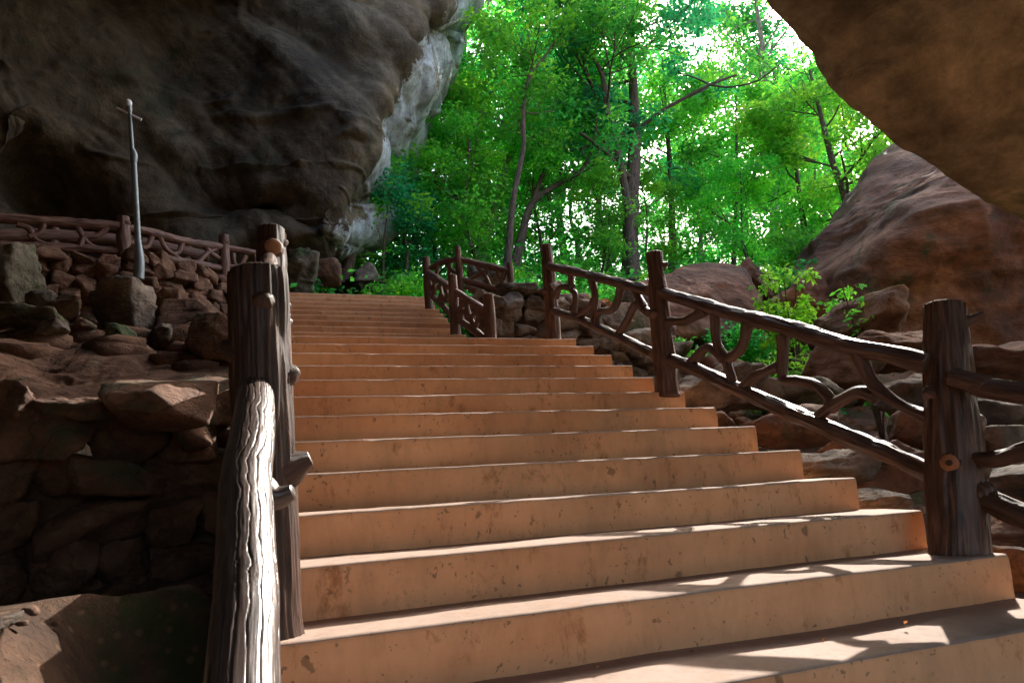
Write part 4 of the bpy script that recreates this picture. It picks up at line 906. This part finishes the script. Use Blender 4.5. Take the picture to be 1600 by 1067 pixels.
put_tree('tree', make_tree(113, 0, .06, .2, 1.2, 15000, .13, LG[1], .7, nl=12, path=pth, off=pth[0]), pth[0], 'slim leafy tree against the lower right edge of the cave wall')
Yt = 13.6; pth = [W(538, 452, Yt)-np.array([0, 0, .1]), W(540, 430, Yt), W(548, 400, Yt), W(556, 360, Yt), W(575, 300, Yt+1)]
rt = put_tree('tree', make_tree(114, 0, .16, .7, 1.2, 4000, .13, LG[2], .6, nl=5, path=pth, off=pth[0]), pth[0], 'dark tree trunk on tangled roots at the head of the stairs under the overhang')
mr = MB(); rsr = np.random.RandomState(9)
for i in range(26):
    a = rsr.uniform(-.5, 3.6)+3.14; L = rsr.uniform(.6, 1.9); c = np.array(pth[1])+np.array([0, 0, -.05]); P_ = [c]
    for q in range(4): 
        a += rsr.normal()*.3; nx_ = P_[-1]+np.array([math.cos(a), math.sin(a)*.6, 0])*L/4; nx_[2] = pth[0][2]+.12+.25*math.exp(-(q+1))+rsr.normal()*.02-.06*q; P_.append(nx_)
    tube(mr, P_, [.07, .05, .04, .03, .015], n=7, seg=16, bark=.1, s=i)
mr.build('roots', M['bark'], rt)
Yt = 13.4; pth = [W(598, 460, Yt), W(599, 420, Yt), W(600, 380, Yt), W(606, 320, Yt), W(610, 250, Yt+1)]
put_tree('tree', make_tree(115, 0, .028, .4, 1.0, 4500, .12, LG[1], .55, nl=6, path=pth, off=pth[0]), pth[0], 'pencil thin sapling standing just right of the rooted tree')
Yt = 13.8; pth = [W(630, 464, Yt), W(634, 430, Yt), W(636, 395, Yt), W(630, 350, Yt), W(640, 310, Yt)]
put_tree('tree', make_tree(116, 0, .05, .35, .8, 6000, .12, LG[2], .5, nl=8, path=pth, off=pth[0]), pth[0], 'small dark stemmed tree left of the first short post of the narrow flight')

# variants reused for the farther woods
var = [make_tree(201+i, h, r, cl, sp, nlf, ls, LG[m], cp, nl=n_, lean=le, bark=bk_) for i, (h, r, cl, sp, nlf, ls, m, cp, n_, le, bk_) in enumerate([
    (11, .17, .2, 3.2, 15000, .2, 0, 1.1, 15, (.6, 0), 'bark'), (9, .12, .12, 2.6, 15000, .19, 1, 1.0, 15, (-.5, .3), 'bark_pale'), (13, .2, .3, 3.6, 17000, .22, 2, 1.3, 16, (.2, .4), 'bark'),
    (6, .07, .1, 1.8, 11000, .16, 1, .8, 12, (.3, 0), 'bark'), (7.5, .09, .1, 2.1, 13000, .17, 0, .9, 13, (-.3, 0), 'bark_pale')])]
kinds = ['spreading green tree', 'bright airy tree', 'tall dark crowned tree', 'slim young tree', 'light stemmed tree']
far = [  # px at ground line, distance Y, variant, rot, scale
    (560, 17, 3, .3, 1.0, 'slim young tree behind the roots, seen under the left overhang'), (640, 16, 4, 1.2, .9, 'light stemmed tree behind the slim leafy tree at the cave edge'),
    (690, 15.5, 3, 2.2, 1.05, 'slim young tree directly above the first short post of the narrow flight'), (748, 14.5, 3, 4.0, .8, 'small bushy young tree behind the farther log railing'),
    (770, 18, 4, .4, 1.05, 'light stemmed tree behind the right end of the farther log railing'), (845, 16.5, 3, 5.0, .85, 'low young tree left of the first post of the right railing'),
    (900, 19, 4, 3.0, .95, 'light stemmed tree under the open sky gap in the middle'), (940, 15, 3, 1.0, .7, 'small young tree just left of the thickest trunk'),
    (1030, 16.5, 3, 2.8, .75, 'small young tree above the top of the second railing post'), (1100, 19, 4, .9, .9, 'light stemmed tree behind the rounded reddish boulder'),
    (1185, 15, 3, 3.6, .8, 'small young tree left of the leafy yellow green tree'), (1240, 20, 1, 2.0, .9, 'bright airy tree behind the leafy yellow green tree'),
    (1310, 18, 4, 5.5, 1.0, 'light stemmed tree behind the bright tree at the roof edge'), (600, 24, 0, .5, 1.0, 'spreading green tree partly hidden by the sunlit cave edge'),
    (680, 26, 2, 1.5, 1.05, 'tall dark crowned tree behind the two pale trunks on the left'), (790, 25, 1, 3.1, 1.1, 'bright airy tree behind the grey leaning trunk'),
    (880, 28, 2, 4.4, 1.0, 'tall dark crowned tree in the middle distance left of the sky gap'), (960, 25, 0, 2.6, 1.05, 'spreading green tree behind the slender curving tree'),
    (1110, 27, 4, .2, 1.4, 'large light stemmed tree below the bright sky strip'), (1230, 27, 2, 3.7, 1.0, 'tall dark crowned tree behind the pale trunk near the roof lip'),
    (1350, 24, 0, 5.1, 1.0, 'spreading green tree mostly behind the cave roof'), 
    (1000, 36, 2, 1.9, 1.2, 'far dark tree behind the thickest trunk'), 
    (1300, 34, 1, 3.9, 1.3, 'far bright tree beside the roof edge'), (500, 20, 4, 5.9, .9, 'light stemmed tree seen in the gap left of the roots'),
    (1250, 31, 2, .9, 1.45, 'tallest far tree whose crown touches the lip of the cave roof'), (1330, 27, 1, 1.2, 1.4, 'tall far bright tree just below the lip of the cave roof'), (1190, 40, 0, 2.2, 1.5, 'far tall spreading tree right of the bright sky strip'),
    (380, 19, 3, 2.9, 1.0, 'young tree seen through the gap under the overhang, above the path railing'), (1070, 46, 4, 3.3, 1.7, 'farthest light stemmed tree under the sky strip'), (770, 46, 2, 3.0, 1.3, 'farthest dark tree left of the middle')]
for px, Yd, v, rz, sc, lab in far:
    x = atY(px, 440, Yd)[0]; put_tree('tree', var[v], (x, HY(Yd), gz(x, HY(Yd))-.1), lab, rz=rz, sc=sc)

# shrubs and plants
def shrub(loc, rad, n, ls, mat, label, seed, cat='shrub', flat=.8, lo=0, hi=1, name='shrub', droop=.3, stems=6, clump=.35):
    rs = np.random.RandomState(seed); e = empty(name, loc, label, cat); mw = MB(); tips = []
    for i in range(stems*3):
        a = rs.uniform(0, 6.28); q = rad*rs.uniform(.25, 1); h = rad*flat*rs.uniform(.4, 1.5); t = np.array([math.cos(a)*q, math.sin(a)*q, h])
        tube(mw, [(0, 0, -.1), t*np.array([.4, .4, .6]), t], [.016, .011, .005], n=5, seg=5, cap=False); tips.append(t); tips.append(t*np.array([.6, .6, .7]))
    link('stems', mw.mesh('stems', M['bark']), e); ml = MB(); leaves(ml, np.array(tips), clump*rad, n, ls, rs, .7, droop, lo, hi); link('foliage', ml.mesh('foliage', mat, leafcol=True, smooth=False), e); return e
sh = [((1225, 455), 7.0, .5, 800, .12, 1, 'shrub with hanging yellow green leaves left of the huge rusty boulder', .5), ((1290, 505), 6.4, .4, 900, .11, 1, 'small yellow green shrub below the knobbly rock', .4),
      ((1110, 560), 6.6, .62, 1800, .10, 1, 'low bright plant behind the forked branch of the right railing', 0), ((1190, 585), 6.0, .55, 1500, .09, 1, 'low bright plant behind the upright branch of the right railing', 0),
      ((1045, 545), 7.2, .5, 1200, .10, 0, 'green plant close behind the second railing post', 0), ((1000, 540), 7.6, .5, 1200, .10, 0, 'green plant on the bank left of the second railing post', 0),
      ((1250, 590), 5.2, .42, 1300, .07, 2, 'dark ivy like clump on the rocks under the top rail', 0), ((1150, 530), 8.0, .6, 1600, .1, 0, 'leafy clump at the foot of the rounded reddish boulder', 0),
      ((1345, 500), 5.0, .22, 150, .08, 1, 'sprig of bright leaves in front of the brown triangular rock', 0), ((700, 452), 10.8, .6, 1800, .1, 0, 'leafy shrub behind the tangled branches of the short railing', 0),
      ((625, 440), 11.6, .8, 3000, .1, 1, 'bright shrub right of the thin sapling at the stair head', .2), ((660, 430), 12.4, .9, 3500, .11, 0, 'green shrub left of the first short post', 0),
      ((740, 445), 10.6, .8, 3000, .1, 2, 'dark shrub behind the farther log railing', 0), ((800, 448), 9.6, .8, 3200, .1, 2, 'dark shrub right of the end post of the farther railing', 0), ((840, 455), 9.0, .7, 2600, .1, 0, 'dense shrub above the right rubble wall', 0),
      ((885, 470), 9.4, .7, 2600, .1, 0, 'dense shrub right of the first railing post', 0), ((930, 470), 10.4, .8, 2600, .11, 0, 'leafy shrub seen through the upper bay of the right railing', 0), ((960, 440), 12, .9, 3200, .12, 1, 'bright shrub at the foot of the thickest trunk', 0),
      ((1225, 440), 10.5, .9, 3500, .12, 0, 'green shrub behind the yellow green hanging leaves', 0), ((1270, 400), 11.4, .9, 3500, .12, 1, 'bright shrub touching the left side of the huge boulder', 0),
      ((575, 440), 13.8, .8, 2600, .11, 1, 'bright undergrowth shrub behind the roots', .2), ((505, 405), 15, .8, 2400, .11, 1, 'sunlit shrub in the small opening below the overhang', .3), ((372, 412), 15, .8, 2400, .11, 1, 'sunlit shrub glimpsed behind the path railing', .3),
      ((652, 350), 12.6, .5, 1300, .10, 0, 'pale leafy bush hanging beside the lower tip of the cave wall', .1)]
for i, ((px, py), Yd, rad, n, ls, m_, lab, lo) in enumerate(sh):
    p = atY(px, py, Yd)
    if i == len(sh)-1 or py < 430: z = p[2]-.5
    else: z = min(max(gz(p[0], p[1])+.02, p[2]-1.2), p[2])
    if i == len(sh)-1: z = gz(p[0], p[1])
    fl_ = .8 if i < len(sh)-1 else 1.6
    if i in (0, 1, 8): z = gz(p[0], p[1]); fl_ = max(.8, (p[2]-z)/rad*.95)
    shrub((p[0], p[1], z), rad, n, ls, LG[m_], lab, 300+i, lo=lo, flat=fl_, droop=.6 if i in (0, 1, 8) else .3)
# undergrowth carpet on the forest slope
rs = np.random.RandomState(55); n = 4200; cx = rs.uniform(-14, 30, n); cyy = 8.2+rs.uniform(0, 1, n)**1.3*30
ok = ~((cx < -.5) & (cyy < 9.6)) & ~((cx < -2.4) & (cyy < 12.5)); cx, cyy = cx[ok], cyy[ok]
hgt = rs.uniform(.05, .7, len(cx))+rs.uniform(0, 1, len(cx))**2*np.clip((cyy-10)*.45, 0, 4.5)
C = np.stack([cx, cyy, ground(cx, cyy)+hgt], 1); ml = MB(); leaves(ml, C, rs.uniform(.35, 1.0, len(C)), 150000, .17, rs, .8, .1)
tag(ml.build('undergrowth', LG[0], leafcol=True, smooth=False, base=(5, 20, 5)), 'dense low green undergrowth covering the forest slope', 'undergrowth', kind='stuff')
# dry leaves and little stones
rs = np.random.RandomState(56); n = 5000; x = rs.uniform(.3, 8, n); y = rs.uniform(1.5, 12, n); C = np.stack([x, y, ground(x, y)+.07], 1)
sx = rs.uniform(-2.6, -.05, 90); sk = rs.randint(0, 12, 90); C2 = np.stack([sx, (sk-1)*.3452+rs.uniform(.2, .33, 90), (sk-1)*.16+.012+0*sx], 1)
ml = MB(); leaves(ml, C2, .003, 60, .022, rs, .3, 0); leaves(ml, C, .02, 5000, .09, rs, .3, 0); tag(ml.build('leaf_litter', M['dry_leaf'], leafcol=True, smooth=False, base=(3, 5, 0)), 'brown dry leaves scattered over the bank right of the steps', 'leaf litter', kind='stuff')
ml = MB()
for i in range(760):
    if i < 150 or i > 420: x, y = rs.uniform(-6.5, -3.0), rs.uniform(2.6, 6.6)
    elif i < 200: x, y = rs.uniform(-4.5, -2.95), rs.uniform(-1, 1.6)
    else: x, y = rs.uniform(.25, 5.5), rs.uniform(-.8, 8)
    s_ = rs.uniform(.04, .10)+rs.uniform(0, 1)**4*.16 if not 150 <= i < 200 else rs.uniform(.008, .025); Q, Fc = rock_shape((s_*1.3, s_, s_*.7), 900+i, 2, 7, .06, 40); ml.add(Q+np.array([x, y, gz(x, y)+s_*.3+.03]), Fc)
tag(ml.build('loose_stones', M['red'], base=(0, 3, 0)), 'loose small stones strewn over the slopes beside the stairs', 'stones', kind='stuff')


# cut the canopy open so sunlight reaches the lower steps: drop the single leaves that stand in that gap
for o in list(scene.objects):
    if o.type != 'MESH' or o.name.split('.')[0] not in ('crown', 'foliage', 'undergrowth') : continue
    bpy.context.view_layer.update(); me = o.data; n = len(me.vertices); co = np.empty(n*3, np.float32); me.vertices.foreach_get('co', co); co = co.reshape(-1, 3)
    mw_ = np.array(o.matrix_world); wv = co@mw_[:3, :3].T+mw_[:3, 3]; c = wv.reshape(-1, 4, 3).mean(1); k = clear_sun(c)
    if k.all(): continue
    tn = np.empty(len(me.polygons), np.float32); me.attributes['tint'].data.foreach_get('value', tn)
    vv = co.reshape(-1, 4, 3)[k].reshape(-1, 3); m_ = MB(); m_.add(vv, np.arange(len(vv)).reshape(-1, 4), None, 0, tn[k]); mt_ = me.materials[0]
    o.data = m_.mesh(me.name, mt_, leafcol=True, smooth=False)
